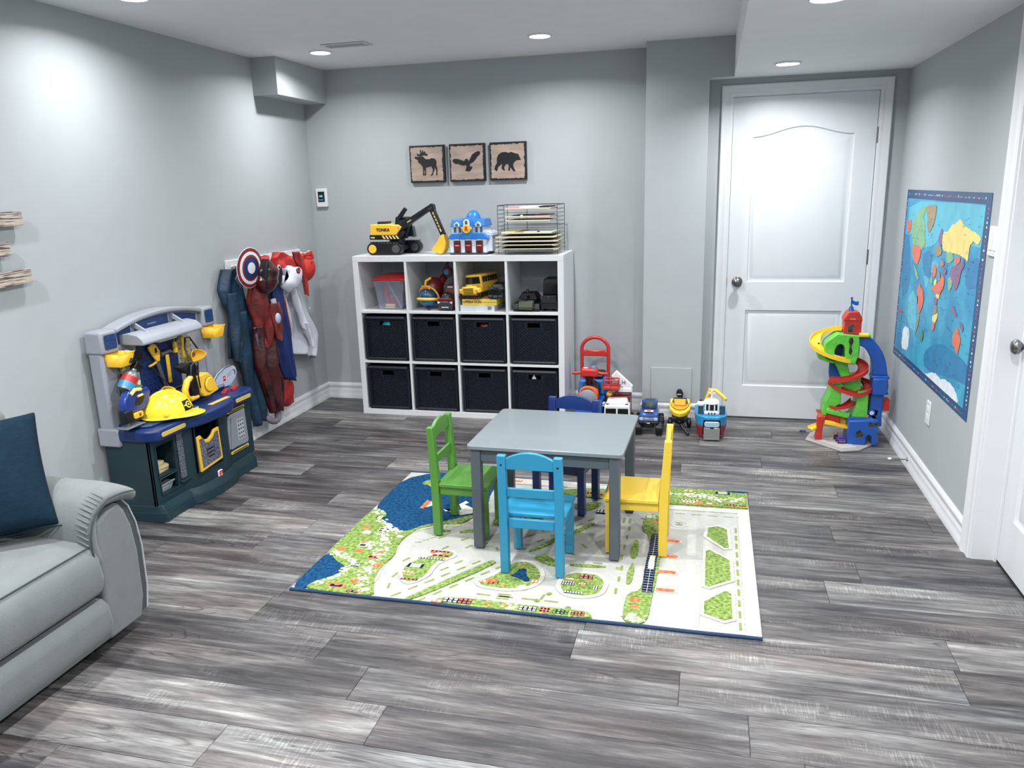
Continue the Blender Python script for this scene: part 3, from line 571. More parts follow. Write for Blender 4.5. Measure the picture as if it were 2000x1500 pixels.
for y_ in (.002, RH_-.002): MB().tube([(RW_*i/30, y_+.0012*sin(i*.9), .0062) for i in range(31)], .0068, 8).build('edge_binding', mat('binding_blue', (16, 58, 112), .7, bump=.4, bs=300), rug)
def island(poly, m=PG, border=.02): patch('kerb', PC, grow(poly, border), .0128); return patch('pile_patch', m, poly, .0142)
# raised cream borders
patch('cream_field', PC, [(1.76, .0), (1.816, .0), (1.816, 1.12), (1.76, 1.12)], .0135, sm=False); patch('cream_field', PC, [(1.43, .0), (1.76, .0), (1.76, .03), (1.6, .03), (1.6, .13), (1.43, .13)], .0112, sm=False)
patch('cream_field', PC, [(.29, 0), (.33, .12), (.29, .28), (.31, .4), (.26, .5), (.30, .6), (.40, .68), (.5, .69), (.5, .72), (.36, .70), (.24, .62), (.22, .45), (.26, .25), (.24, 0)], .0112)
patch('cream_field', PC, [(1.32, 1.07), (1.8, 1.08), (1.8, 1.12), (1.32, 1.11)], .0112, sm=False)
# sea, meadow
patch('sea_patch', PB, [(0, 1.354), (.56, 1.354), (.52, 1.15), (.56, .95), (.53, .84), (.44, .757), (.369, .70), (.314, .659), (.274, .59), (.213, .58), (.158, .635), (.098, .69), (.105, .757), (.06, .80), (0, .83)], .0135, sm=True)
patch('meadow_patch', PG, [(0, .30), (.03, .31), (.074, .254), (.149, .209), (.148, .151), (.105, .098), (.068, .058), (.061, 0), (.37, 0), (.335, .06), (.30, .159), (.295, .274), (.31, .351), (.28, .46), (.285, .556), (.327, .649), (.423, .70), (.487, .71), (.53, .80), (.53, .84), (.44, .757), (.369, .70), (.314, .659), (.274, .59), (.213, .58), (.158, .635), (.098, .69), (.105, .757), (.06, .80), (0, .83)], .0142)
patch('sea_patch', PB, [(0, 0), (0, .30), (.03, .31), (.074, .254), (.149, .209), (.148, .151), (.105, .098), (.068, .058), (.061, 0)], .0135)
patch('headland_patch', PG, [(.12, 1.17), (.14, 1.235), (.19, 1.23), (.26, 1.18), (.27, 1.10), (.218, 1.08), (.19, 1.15)], .0148)
patch('pier', PW2, [(.355, .866), (.377, .84), (.43, .87), (.448, .875), (.416, .935), (.435, .985), (.458, .965), (.44, .94), (.53, .88), (.51, .84), (.46, .81)], .0148, sm=False)
patch('sail_patch', PO, [(.235, .86), (.255, .85), (.26, .95), (.236, .961)], .0152, sm=False); patch('boat_hull', PW2, [(.26, .87), (.29, .90), (.262, .95)], .0152, sm=False)
# strip at front and far edges
patch('meadow_patch', PG, [(.60, .0), (.62, .045), (.76, .06), (.95, .05), (1.18, .056), (1.215, .034), (1.222, 0)], .0142, z0=.0078)
patch('meadow_patch', PG, [(1.32, 1.354), (1.32, 1.135), (1.81, 1.14), (1.812, 1.354)], .0142, sm=False); patch('sea_patch', PB, [(1.70, 1.354), (1.73, 1.33), (1.81, 1.33), (1.812, 1.354)], .015)
patch('cream_field', PC, [(.56, 1.354), (1.32, 1.354), (1.32, 1.27), (.56, 1.27)], .0112, sm=False); patch('meadow_patch', PG, [(.88, 1.15), (1.32, 1.14), (1.32, 1.24), (.9, 1.26)], .0142)
# islands
island([(.397, .211), (.391, .267), (.424, .333), (.49, .39), (.545, .43), (.565, .40), (.52, .35), (.498, .288), (.508, .199), (.449, .121)])
island([(.72, .17), (.79, .26), (.832, .376), (.88, .40), (.93, .37), (.965, .31), (.971, .25), (.936, .186), (.849, .158)])
island([(1.062, .20), (1.062, .29), (1.087, .335), (1.178, .345), (1.22, .314), (1.232, .25), (1.212, .175), (1.115, .158)])
patch('meadow_patch', PG, [(1.325, 0), (1.325, .19), (1.34, .23), (1.38, .24), (1.385, .6), (1.37, .77), (1.33, .8), (1.335, .99), (1.40, .99), (1.43, .77), (1.43, .3), (1.42, .2), (1.42, 0)], .0142)
for q in ([(1.627, .88), (1.669, .904), (1.709, .876), (1.714, .692), (1.698, .685), (1.622, .79)], [(1.618, .65), (1.636, .65), (1.714, .569), (1.718, .40), (1.633, .328), (1.618, .336)], [(1.617, .21), (1.695, .305), (1.716, .285), (1.717, .105), (1.688, .088), (1.617, .122)]):
    patch('kerb', PC, grow(q, .016), .0128, sm=False); patch('pile_patch', PG, q, .0146, sm=False)
for q in ([(.486, .0), (.53, .018), (.768, .365), (.74, .388), (.716, .36), (.50, .03)], [(.86, .50), (.885, .49), (1.12, .83), (1.10, .85)], [(1.313, .705), (1.332, .68), (1.337, .521), (1.311, .516), (1.303, .6)], [(1.316, .475), (1.334, .461), (1.334, .285), (1.308, .301)], [(.89, .44), (.946, .495), (1.012, .422), (1.02, .37)],
          [(1.05, .41), (1.12, .40), (1.25, .42), (1.12, .425)], [(.52, .62), (.60, .66), (.59, .68), (.51, .64)], [(.42, .62), (.47, .63), (.47, .645), (.42, .635)], [(1.0, .985), (1.06, .98), (1.11, 1.05), (1.11, 1.10), (.98, 1.05)], [(.62, .72), (.86, .78), (.84, .92), (.66, .88)]):
    patch('grass_strip', PG, q, .0136)
# road dashes
dm = []
def dash(x, y, a, L=.055, w=.0095, m=PT):
    c, s = cos(radians(a)), sin(radians(a)); o = MB().prism([(x+u*c-v*s, y+u*s+v*c) for u, v in ((-L/2, -w/2), (L/2, -w/2), (L/2, w/2), (-L/2, w/2))], .0074, .0088, 'z').build('lane_dash', m, rug, smooth=False)
for i in range(11): dash(1.748-.0004*i, .885-.082*i, 90, .048)
for i in range(5): dash(1.42+.075*i, 1.032, 0, .045, .004)
for i in range(7): dash(1.275-.001*i+.012*(i > 3), .82-.098*i, 92, .042)
for i in range(6): dash(.55+.047*i, .0+.064*i+.02, 54, .045); dash(.44+.047*i, .04+.064*i, 54, .045)
for i in range(5): dash(.90+.047*i, .62+.066*i, 54, .04); dash(.80+.047*i, .60+.066*i, 54, .04)
for i in range(4): dash(.78+.09*i, .105, -1, .055)
for x, y, a in ((.385, .10, 100), (.375, .19, 80), (.37, .33, 62), (.50, .47, 60), (.60, .50, 52), (.66, .56, 118), (.73, .50, 118), (.45, .57, 50), (.56, .57, 50), (.60, .35, 54), (.56, .28, 54), (.62, .22, 54), (1.03, .42, 110), (1.06, .52, 130), (1.01, .13, 80), (1.10, .42, 0), (1.18, .45, 0), (.98, .66, 130), (1.1, .6, 130)): dash(x, y, a, .04)
for i in range(5): dash(.36+.012*i*2.2, .50+.028*i, 20+8*i, .03, .004)
for i in range(4): dash(1.185+.028*i, .905, 90, .05, .011)
for i in range(3): dash(.86, .105+.016*i-.016, 0, .05, .008)
# grey car park plates
patch('tarmac', PR, [(1.44, .16), (1.58, .16), (1.58, .74), (1.44, .74)], .0079, sm=False)
for y in (.713, .563, .419, .27):
    patch('kerb', PC, [(1.43, y-.017), (1.505, y-.017), (1.515, y), (1.505, y+.014), (1.43, y+.014)], .0112); patch('orange_bay', PO, [(1.434, y-.010), (1.498, y-.010), (1.504, y+.002), (1.498, y+.010), (1.434, y+.010)], .0142, sm=False)
# helipad
MB().lathe([(.034, .0076), (.034, .0092), (.039, .0092), (.039, .0076)], 28, (1.497, .912, 0)).build('helipad_ring', PC, rug)
text('helipad_letter', 'H', PT, rug, (1.497, .912, .009), (0, 0, 90), .045)
MB().lathe([(.02, .0076), (.02, .009), (.024, .009), (.024, .0076)], 24, (.66, 1.31, 0)).lathe([(.03, .0076), (.03, .009), (.033, .009), (.033, .0076)], 24, (.66, 1.31, 0)).build('roundabout', PT, rug)
for x, y in ((.995, .10), (1.03, .16), (1.12, .07), (1.27, .42), (.66, .03)): MB().lathe([(.001, .0096), (.011, .0096), (.013, .0076)], 14, (x, y, 0)).build('tree_spot', PG, rug)
# blue station building with window grid
patch('station_roof', PN, [(1.380, .767), (1.408, .771), (1.420, .561), (1.420, .235), (1.380, .233), (1.377, .425), (1.380, .579)], .0150, sm=False)
patch('station_hall', PW2, [(1.389, .55), (1.412, .55), (1.412, .43), (1.389, .43)], .0158, sm=False); patch('station_stripe', PO, [(1.404, .55), (1.41, .55), (1.41, .43), (1.404, .43)], .0154, sm=False)
gl = MB()
for k in range(26):
    y = .24+k*.0205
    gl.box(1.382, 1.417, y, y+.0016, .0148, .0153)
gl.box(1.399, 1.4006, .236, .76, .0148, .0153); gl.build('window_grid', PW2, rug, smooth=False)
# pond, blocks, houses, trees, cobbles
patch('pond_patch', PB, [(.844, .264), (.872, .30), (.868, .33), (.905, .335), (.908, .28), (.937, .25), (.927, .22), (.89, .246)], .0148)
def house(x, y, w, h, rm, wm, nx, ny):
    patch('house_patch', rm, [(x, y), (x+w, y), (x+w, y+h), (x, y+h)], .0144, sm=False, j=.001)
    g = MB()
    for i in range(nx):
        for k in range(ny):
            a, b2 = x+w*(i+.18)/nx, y+h*(k+.2)/ny; g.box(a, a+w*.64/nx, b2, b2+h*.6/ny, .0144, .0153)
    g.build('house_windows', wm, rug, smooth=False)
for a in ((1.065, .235, .05, .03, PN, PW2, 5, 2), (1.065, .278, .05, .012, PO, PW2, 1, 1), (1.125, .295, .055, .034, PN, PO, 3, 2), (1.085, .17, .075, .018, PN, PW2, 7, 1), (1.19, .215, .02, .03, PN, PW2, 2, 3), (1.13, .245, .03, .014, PO, PW2, 3, 1),
          (.40, .255, .07, .035, PN, PW2, 1, 4), (.42, .34, .12, .014, PN, PW2, 9, 1), (.47, .37, .08, .018, PO, PN, 3, 1), (.415, .15, .07, .014, PN, PO, 4, 1), (.40, .205, .05, .016, PO, PW2, 3, 1), (.45, .41, .09, .016, PO, PN, 5, 1),
          (.775, .185, .042, .022, PN, PO, 2, 2), (.735, .19, .03, .018, PO, PW2, 2, 1), (.94, .225, .03, .024, PO, PW2, 2, 2), (.83, .17, .02, .02, PO, PG, 1, 2), (.85, .355, .05, .012, PO, PG, 3, 1),
          (.64, .012, .06, .034, PN, PW2, 3, 2), (.70, .012, .055, .04, PN, PO, 3, 2), (.60, .004, .04, .02, PO, PW2, 2, 1), (.80, .02, .03, .022, PO, PG, 1, 2), (.87, .02, .03, .022, PO, PG, 1, 2), (.94, .012, .07, .03, PN, PW2, 4, 2), (1.02, .012, .04, .034, PO, PN, 3, 2), (1.07, .012, .06, .03, PN, PG, 4, 2), (1.14, .014, .05, .028, PN, PO, 4, 2),
          (1.50, 1.16, .08, .03, PO, PW2, 5, 2), (1.49, 1.19, .09, .012, PN, PW2, 5, 1), (1.61, 1.155, .04, .02, PO, PW2, 1, 1), (1.70, 1.155, .06, .022, PN, PO, 4, 1), (1.77, 1.15, .035, .02, PO, PN, 3, 1), (1.66, 1.30, .07, .03, PN, PW2, 1, 1), (1.50, 1.31, .05, .016, PO, PW2, 2, 1),
          (.14, .035, .08, .03, PO, PN, 1, 1), (.24, .01, .05, .018, PN, PO, 2, 1), (.28, .012, .03, .03, PO, PW2, 2, 1), (.155, .215, .045, .03, PN, PW2, 4, 1), (.20, .30, .05, .026, PO, PN, 2, 1), (.11, .40, .04, .026, PW2, PN, 1, 1), (.065, .70, .04, .026, PN, PW2, 1, 2), (.135, .56, .05, .04, PW2, PN, 2, 2),
          (.98, 1.185, .07, .03, PO, PN, 4, 1), (1.08, 1.17, .08, .035, PN, PO, 5, 2), (1.2, 1.19, .06, .03, PO, PW2, 3, 2), (.60, 1.3, .05, .02, PO, PW2, 3, 1), (1.10, .96, .10, .04, PN, PW2, 6, 2), (.70, .80, .09, .04, PO, PN, 4, 2), (.54, .76, .05, .11, PO, PC, 2, 5)):
    house(*a)
tr = random.Random(5)
for x, y in ((.06, .60), (.09, .545), (.05, .36), (.13, .45), (.20, .49), (.26, .53), (.24, .36), (.14, .36), (.18, .06), (.24, .10), (.31, .045), (1.36, .06), (1.365, .12), (1.36, .17), (1.385, .90), (.92, .18), (.78, .21), (1.58, 1.17), (.27, .24)):
    m = PO if tr.random() < .75 else PW2; r_ = tr.uniform(.014, .021)
    MB().lathe([(.001, .0152), (r_*.6, .016), (r_, .0142)], 12, (x, y, 0), sx=1.1, sy=.9).build('tree_patch', m, rug)
cb = MB()
def cobbles(path, wd_, n):
    for k in range(n):
        f = tr.random()*(len(path)-1); i = int(f); f -= i; x = path[i][0]*(1-f)+path[i+1][0]*f+tr.gauss(0, wd_); y = path[i][1]*(1-f)+path[i+1][1]*f+tr.gauss(0, wd_)
        if 0.01 < x < RW_-.01 and .01 < y < RH_-.01: a = tr.uniform(.0045, .008); cb.lathe([(.001, .0152), (a*.7, .0155), (a, .0138)], 8, (x, y, 0), sx=1.2, sy=.8)
cobbles([(.03, .33), (.10, .30), (.17, .25), (.14, .12), (.09, .05)], .009, 90); cobbles([(.15, .60), (.19, .52), (.22, .42), (.25, .34), (.24, .24), (.26, .14), (.28, .06)], .016, 170); cobbles([(.03, .80), (.10, .68), (.17, .62), (.24, .57)], .012, 80)
cobbles([(1.35, 1.28), (1.5, 1.26), (1.6, 1.27), (1.7, 1.22), (1.8, 1.26)], .018, 130); cobbles([(.90, .03), (.93, .03)], .012, 16); cobbles([(1.33, .02), (1.40, .04)], .012, 24); cobbles([(1.35, .95), (1.37, .98)], .012, 20); cobbles([(.19, .40), (.12, .46)], .012, 30)
tag(cb.build('cobbles', PW2, rug), kind='stuff')
rug.name = 'road_rug'
# ---------------- sofa ----------------
FAB = mat('sofa_grey_fabric', (125, 132, 132), .9, mottle=.07, ms=16, bump=.35, bs=420, sheen=.2); FABD = mat('sofa_charcoal_fabric', (72, 86, 92), .92, bump=.5, bs=400, sheen=.1)
sofa = thing('sofa', 'light grey fabric reclining sofa at the lower left', 'sofa', (-2.85, 0, 0))
Y0 = .1    # near end, out of the frame
# x local: 0 wall .. .87 front
def soft(name, m, x0, x1, y0, y1, z0, z1, r, lab=None, puff=0, parent=sofa, crown=0):
    mb = MB(); nx, ny, nz = 6, 12, 6
    def P(u, v, w_):
        X_, Y_, Z_ = x0+(x1-x0)*u, y0+(y1-y0)*v, z0+(z1-z0)*w_
        cu, cv, cw = 4*u*(1-u), 4*v*(1-v), 4*w_*(1-w_)
        if w_ in (0, 1): Z_ += (puff*sqrt(cu*cv)+crown*cu)*(1 if w_ else 0)
        if u == 1: X_ += puff*sqrt(cv*cw)
        return (X_, Y_, Z_)
    f = lambda u, v, w_: P(u, v, w_)
    mb.grid(lambda a, b_: f(a, b_, 0), nx, ny); mb.grid(lambda a, b_: f(a, b_, 1), nx, ny); mb.grid(lambda a, b_: f(0, a, b_), ny, nz); mb.grid(lambda a, b_: f(1, a, b_), ny, nz); mb.grid(lambda a, b_: f(a, 0, b_), nx, nz); mb.grid(lambda a, b_: f(a, 1, b_), nx, nz)
    return mb.build(name, m, parent, bev=r, seg=4, label=lab)
soft('back_frame', FAB, .02, .30, Y0, 2.30, .06, .80, .05)
bx('base', FABD, sofa, .05, .80, Y0, 2.20, .035, .10, .01)
for yy in (2.02, 1.0):
    pass
for a, b_ in ((Y0, 1.03), (1.045, 2.035)):
    soft('back_cushion', FAB, .18, .42, a, b_, .44, .88, .07, puff=.05)
    # seat cushion with waterfall front
    pr = [(.25, .235), (.815, .215), (.858, .235), (.872, .29), (.862, .36), (.835, .40), (.79, .418), (.6, .432), (.25, .44)]
    o = MB().prism(pr, a, b_, 'y').build('seat_cushion', FAB, sofa, bev=.022, seg=4)
    pr = [(.3, .05), (.84, .045), (.862, .065), (.876, .12), (.868, .185), (.84, .208), (.3, .21)]
    MB().prism(pr, a, b_, 'y').build('footrest', FAB, sofa, bev=.016, seg=4)
    mb = MB(); mb.tube([(.835, a+.02, .4035), (.835, b_-.02, .4035)], .0028, 6); mb.build('seam', FABD, sofa)
# arm: bowed slab with overstuffed pad
def armsec(y_in, y_out, z): return (y_in, y_out)
front = [(2.035, .04), (2.198, .04), (2.222, .12), (2.226, .30), (2.214, .40), (2.190, .47), (2.165, .508), (2.11, .50), (2.05, .47), (2.04, .30)]
o = MB().prism([(y, z) for y, z in front], .12, .845, 'x').build('arm', FAB, sofa, bev=.012, seg=3)
side = [(2.200, .055), (2.236, .055), (2.252, .14), (2.254, .30), (2.240, .40), (2.214, .475), (2.176, .522), (2.168, .505), (2.192, .462), (2.214, .40), (2.226, .30), (2.222, .12)]
MB().prism(side, .05, .834, 'x').build('arm_side_panel', FABD, sofa, bev=.004, label='charcoal outer side panel of the arm')
st = MB(); sp_ = [(.837, y, z) for y, z in ((2.236, .06), (2.252, .14), (2.255, .30), (2.242, .40), (2.216, .475), (2.178, .523))]
st.tube(sp_, .003, 6); st.build('stitching', mat('white_thread', (180, 186, 188), .8), sofa)
# arm pad: lofted soft form draped over the arm, pinched tip at the front outer corner
def pad(u, v):
    # u across (inner front hem -> over the top -> outer), v along x from back to front
    ys = [2.03, 2.010, 2.012, 2.045, 2.10, 2.15, 2.19, 2.222, 2.245]; zs = [.34, .42, .50, .556, .580, .579, .572, .562, .548]
    f = u*8; i = min(int(f), 7); f -= i
    # Catmull-like smooth
    y = ys[i]*(1-f)+ys[i+1]*f; z = zs[i]*(1-f)+zs[i+1]*f
    x = .10+.745*v; e = max(0, (v-.82)/.18); z -= .035*e*e*(1-.3*u); x += .028*u*e
    if v < .12: z -= .03*(1-v/.12)
    return (x, y, z+.006*sin(u*9+v*3)*sin(v*pi))
mb = MB().grid(pad, 16, 22); o = mb.build('arm_pad', FAB, sofa, solid=.045, sub=1, off=-1, label='plump draped armrest pad')
gt = MB(); rp = random.Random(4)
for k in range(15):
    u = .02+.5*k/15; p = Vector(pad(u, .985)); q = Vector(pad(u, .93)); gt.tube([p+Vector((.006, 0, .0)), (p+q)/2+Vector((.004, -.002, .004)), q+Vector((0, 0, .003))], [.0022, .0022, .0005], 5)
gt.build('gathers', FAB, sofa)
MB().tube([Vector(pad(u/14, 1.0))+Vector((.004, 0, -.004)) for u in range(13)], .0035, 6).build('piping', FABD, sofa)
# ---------------- throw pillow ----------------
PIL = mat('pillow_navy_linen', (6, 44, 74), .9, mottle=.25, ms=40, bump=.5, bs=260, stretch=(1, 1, 3), spec=.2)
pl = thing('throw_pillow', 'dark blue square throw pillow leaning in the sofa corner', 'pillow', (-2.36, 1.94, .64))
def pf(side):
    def f(u, v):
        a, b_ = 2*u-1, 2*v-1; k = max(0, (1-a*a)*(1-b_*b_))**.42; s = 1-.045*(1-(abs(a)*abs(b_)))*1.0
        y = a*.225*(1-.05*(1-b_*b_)); z = b_*.215*(1-.05*(1-a*a)); return (side*.075*k+.004*sin(a*7+b_*4)*k, y, z)
    return f
pm_ = MB().grid(pf(1), 18, 18).grid(pf(-1), 18, 18).build('pillow_body', PIL, pl, sub=1)
Hd = Vector((-.77, -.64, 0)).normalized(); Ud = Vector((-.20, .17, .39)).normalized(); Nd = Ud.cross(-Hd)*-1
Yd = Ud.cross(Nd).normalized(); Nd = Yd.cross(Ud).normalized(); pm_.rotation_euler = Matrix((Nd, Yd, Ud)).transposed().to_euler()
MB().tube([pf(1)(u, 0) for u in [i/12 for i in range(13)]], .002, 5).build('seam', PIL, pl).rotation_euler = pm_.rotation_euler
# ---------------- things on and in the cube shelf ----------------
TOP = SH
STR = mat('stripe_cream', (238, 214, 140), .5)
# excavator (local x right, z up; front faces the viewer at -y)
e = thing('toy_excavator', 'yellow and black toy excavator on top of the cube shelf', 'toy', (-2.13, 5.19, TOP+.001), 0)
def track(y, x0, x1, yw, r=.042):
    P = arc(x0+r, r, r, 90, 270, 8)+arc(x1-r, r, r, -90, 90, 8)
    return MB().prism(P, y-yw/2, y+yw/2, 'y').build('track', BLACK, e, bev=.004)
for y, dx in ((-.10, -.02), (.075, .05)):
    tr_ = track(y, -.155+dx, .10+dx, .062); tb = MB()
    for k in range(10): tb.box(-.13+dx+k*.023, -.122+dx+k*.023, y-.032, y+.032, .0825, .0875)
    tb.build('cleats', BLACK, tr_, smooth=False)
    for x in (-.155+.042+dx, .10-.042+dx):
        MB().lathe([(.001, y-.035), (.027, y-.035), (.030, y-.030), (.030, y-.02)], 20, (x, 0, .042), 'y').build('wheel_disc', YEL if x < 0 else CHROME, tr_)
MB().cyl((0, 0, .05), (0, 0, .105), .055, n=24).box(-.06, .07, -.1, .08, .03, .06).build('turntable', BLACK, e)
MB().prism([(-.165, .13), (.03, .13), (.045, .15), (.075, .185), (.055, .20), (.0, .202), (-.012, .207), (-.16, .205)], -.09, .07, 'y').build('engine_cover', YEL, e, bev=.006)
MB().prism([(-.166, .103), (.05, .10), (.08, .14), (.08, .165), (.04, .132), (-.166, .134)], -.094, .074, 'y').build('skirt', BLACK, e, bev=.003)
for k in range(5): MB().prism([(-.075+k*.025, .13), (-.063+k*.025, .13), (-.047+k*.025, .107), (-.059+k*.025, .107)], -.0955, -.0935, 'y').build('hazard_stripe', STR, e, smooth=False)
text('lettering', 'TONKA', BLACK, e, (-.065, -.0915, .168), (90, 0, 0), .028, .0008, bold=.0008); marks('model_number', '330', STR, e, (-.14, -.0955, .117), (90, 0, 0), .018, .0006)
MB().prism([(-.125, .198), (-.06, .198), (-.05, .222), (-.118, .222)], -.05, .04, 'y').build('exhaust_hump', BLACK, e, bev=.003)
MB().prism([(.0, .10), (.085, .115), (.1, .19), (.085, .25), (.01, .252), (.0, .19)], -.035, .055, 'y').build('cab', BLACK, e, bev=.004)
MB().prism([(.04, .2), (.085, .2), (.08, .242), (.04, .242)], -.037, -.034, 'y').prism([(.05, .12), (.118, .112), (.108, .185), (.05, .185)], .02, .07, 'y').build('cab_window', mat('tinted_teal', (18, 60, 72), .15, coat=.5), e)
def beam(name, a, b_, w0, w1, y0, y1, m, parent=e, **k):
    a, b_ = Vector((a[0], a[1])), Vector((b_[0], b_[1])); d = (b_-a).normalized(); n = Vector((-d.y, d.x))
    P = [a+n*w0-d*w0*.4, a-n*w0-d*w0*.4, b_-n*w1+d*w1*.4, b_+n*w1+d*w1*.4]
    return MB().prism([tuple(p) for p in P], y0, y1, 'y').build(name, m, parent, bev=.003, **k)
bm_ = beam('boom', (.03, .165), (.285, .315), .022, .017, -.085, -.045, BLACK); beam('boom_cylinder', (.12, .20), (.25, .285), .008, .006, -.092, -.084, DGLASS)
beam('arm_lever', (.045, .24), (.098, .305), .014, .012, -.075, -.05, BLACK); MB().prism([(.268, .295), (.292, .27), (.312, .30), (.306, .33), (.285, .338)], -.09, -.04, 'y').build('boom_knuckle', BLACK, e, bev=.003)
ab = beam('dipper_arm', (.295, .29), (.362, .13), .018, .016, -.082, -.048, BLACK)
for k in range(6):
    t_ = .12+.13*k; x, z = .295+.067*t_, .29-.16*t_; MB().prism([(x-.011, z+.014), (x-.003, z+.018), (x+.012, z-.014), (x+.004, z-.018)], -.0845, -.0815, 'y').build('hazard_stripe', STR, e, smooth=False)
for x, z in ((.285, .30), (.292, .312), (.275, .305), (.075, .185), (.048, .18)): MB().cyl((x, -.091, z), (x, -.088, z), .004, n=10).build('rivet', CHROME, e)
MB().prism([(.355, .125), (.372, .135), (.39, .085), (.385, .04), (.365, .006), (.345, .003), (.29, .028), (.285, .034), (.33, .085)], -.11, -.02, 'y').build('bucket', YEL, e, bev=.004)
marks('boom_lettering', 'TONKA', STR, e, (.13, -.0862, .225), (90, 0, 0), .012, .0005).rotation_euler = (radians(90), radians(-30), 0)
# rescue station
st_ = thing('toy_station', 'white and blue toy rescue station with three red garage doors', 'toy', (-1.574, 5.15, TOP+.001), 0, scale=.93)
SBL = mat('station_blue', (20, 110, 210), .35); SWH = mat('station_white', (218, 226, 238), .35); SGR = mat('station_window', (100, 116, 122), .3)
MB().box(-.14, .14, -.10, .10, 0, .012).build('base', mat('station_base', (60, 70, 80), .5), st_, bev=.002)
MB().box(-.136, .136, -.094, .098, .012, .115).build('ground_floor', SWH, st_, bev=.003)
MB().prism([(-.155, .112), (-.118, .152), (.118, .152), (.155, .112)], -.112, -.02, 'y').build('porch_roof', SBL, st_, bev=.004)
MB().box(-.12, .12, -.085, .085, .15, .20).build('upper_floor', SWH, st_, bev=.002)
MB().box(-.132, .132, -.096, .092, .197, .25, .012, .01).build('mansard_roof', SBL, st_, bev=.005)
MB().prism([(-.036, .115), (.036, .115), (.036, .225)]+arc(0, .225, .036, 0, 180, 8)+[(-.036, .225)], -.122, -.07, 'y').build('tower_front', SBL, st_, bev=.003)
MB().prism([(-.023, .20), (.023, .20), (.023, .228)]+arc(0, .228, .023, 0, 180, 8), -.126, -.12, 'y').build('gable', SWH, st_, bev=.001)
MB().prism([(-.009, .214), (.009, .214), (.009, .234), (0, .243), (-.009, .234)], -.128, -.125, 'y').build('window_pane', SGR, st_, smooth=False)
dm_ = MB().ell((.02, -.01, .235), (.055, .055, .075), 24, 12, z0=0); dm_.build('dome', SBL, st_)
for x in (-.08, .08):
    MB().prism([(x-.02, .196), (x+.02, .196), (x+.02, .214), (x, .232), (x-.02, .214)], -.103, -.085, 'y').build('dormer', SWH, st_, bev=.001); MB().prism([(x-.011, .20), (x+.011, .20), (x+.011, .212), (x, .222), (x-.011, .212)], -.105, -.102, 'y').build('window_pane', SGR, st_, smooth=False)
    for dx in (-.018, .018): MB().box(x+dx-.009, x+dx+.009, -.088, -.084, .156, .192).build('window_pane', SGR, st_, smooth=False)
for x in (-.083, 0, .083):
    g = MB().box(x-.026, x+.026, -.099, -.09, .012, .098).build('garage_door', DRED, st_, bev=.001); MB().box(x-.013, x+.013, -.101, -.098, .014, .026).build('notch', BLACK, g); MB().box(x-.016, x+.016, -.101, -.098, .06, .068).build('sign', mat('sign_pink', (240, 120, 120), .5), g)
    for k in range(3): MB().box(x-.025, x+.025, -.1, -.0985, .034+k*.022, .0355+k*.022).build('door_rib', mat('dark_red_line', (90, 10, 14), .4), g, smooth=False)
    MB().ell((x, -.1, .108), (.02, .006, .008), 12, 6).build('lamp_hood', SWH, st_)
MB().prism(arc(0, .182, .030, 0, 350, 24), -.13, -.121, 'y').build('badge', YEL, st_, bev=.002); MB().prism([(-.044, .196), (.044, .196), (.036, .178), (-.036, .178)], -.126, -.12, 'y').build('badge_wings', YEL, st_, bev=.001)
text('badge_letter', 'R', mat('badge_red', (190, 70, 20), .4), st_, (0, -.1308, .182), (90, 0, 0), .042, .0008, bold=.0015)
MB().box(.12, .17, -.06, .095, .02, .135).prism([(.115, .13), (.18, .13), (.175, .15), (.14, .165), (.115, .15)], -.065, .1, 'y').build('side_wing', SWH, st_, bev=.003)
# wire rack and puzzle boards
WIRE = mat('rack_wire', (110, 114, 118), .35, metal=.8)
rk = thing('wire_rack', 'grey wire puzzle rack standing on the right end of the shelf', 'rack', (-1.165, 5.17, TOP+.001), 0)
W2, D2, H2 = .197, .135, .315
for x, y in ((-W2, -D2+.01), (W2, -D2+.01), (-W2+.045, -D2+.01), (-.06, D2), (W2, D2), (-W2, D2)): MB().tube([(x, y, .0015), (x, y, H2)], .0021, 6).build('upright', WIRE, rk)
NS = 12; SHZ = [.03+i*.0256 for i in range(NS)]
for z in SHZ: MB().tube([(-W2+.045, -D2+.01, z), (-W2, -D2+.01, z), (-W2, D2, z), (W2, D2, z), (W2, -D2+.01, z)], .0014, 5).build('shelf_wire', WIRE, rk)
MB().tube([(-W2, -D2+.01, H2), (-W2, D2, H2), (W2, D2, H2), (W2, -D2+.01, H2)], .0021, 6).build('top_rail', WIRE, rk)
CR = mat('puzzle_board_wood', (214, 204, 176), .6); UND = mat('puzzle_underside', (40, 44, 58), .7)
PINK = mat('print_pink', (226, 150, 160), .5); OLV = mat('print_olive', (176, 160, 60), .5); PYE = mat('print_lemon', (236, 222, 140), .5); MINT = mat('print_mint', (200, 222, 204), .5)
bd = [(.0315, -.20, .20, -.17, 'lowest'), (.0571, -.20, .195, -.17, 'second lowest'), (.0827, -.20, .20, -.168, 'third lowest'), (.1083, -.20, .185, -.165, 'fourth lowest'), (.134, -.17, .165, -.155, 'yellow and white printed'), (.211, -.145, .15, -.125, 'plain cream'), (.2366, -.15, .15, -.125, 'dark-topped'), (.2876, -.15, .155, -.125, 'topmost, pink and white printed')]
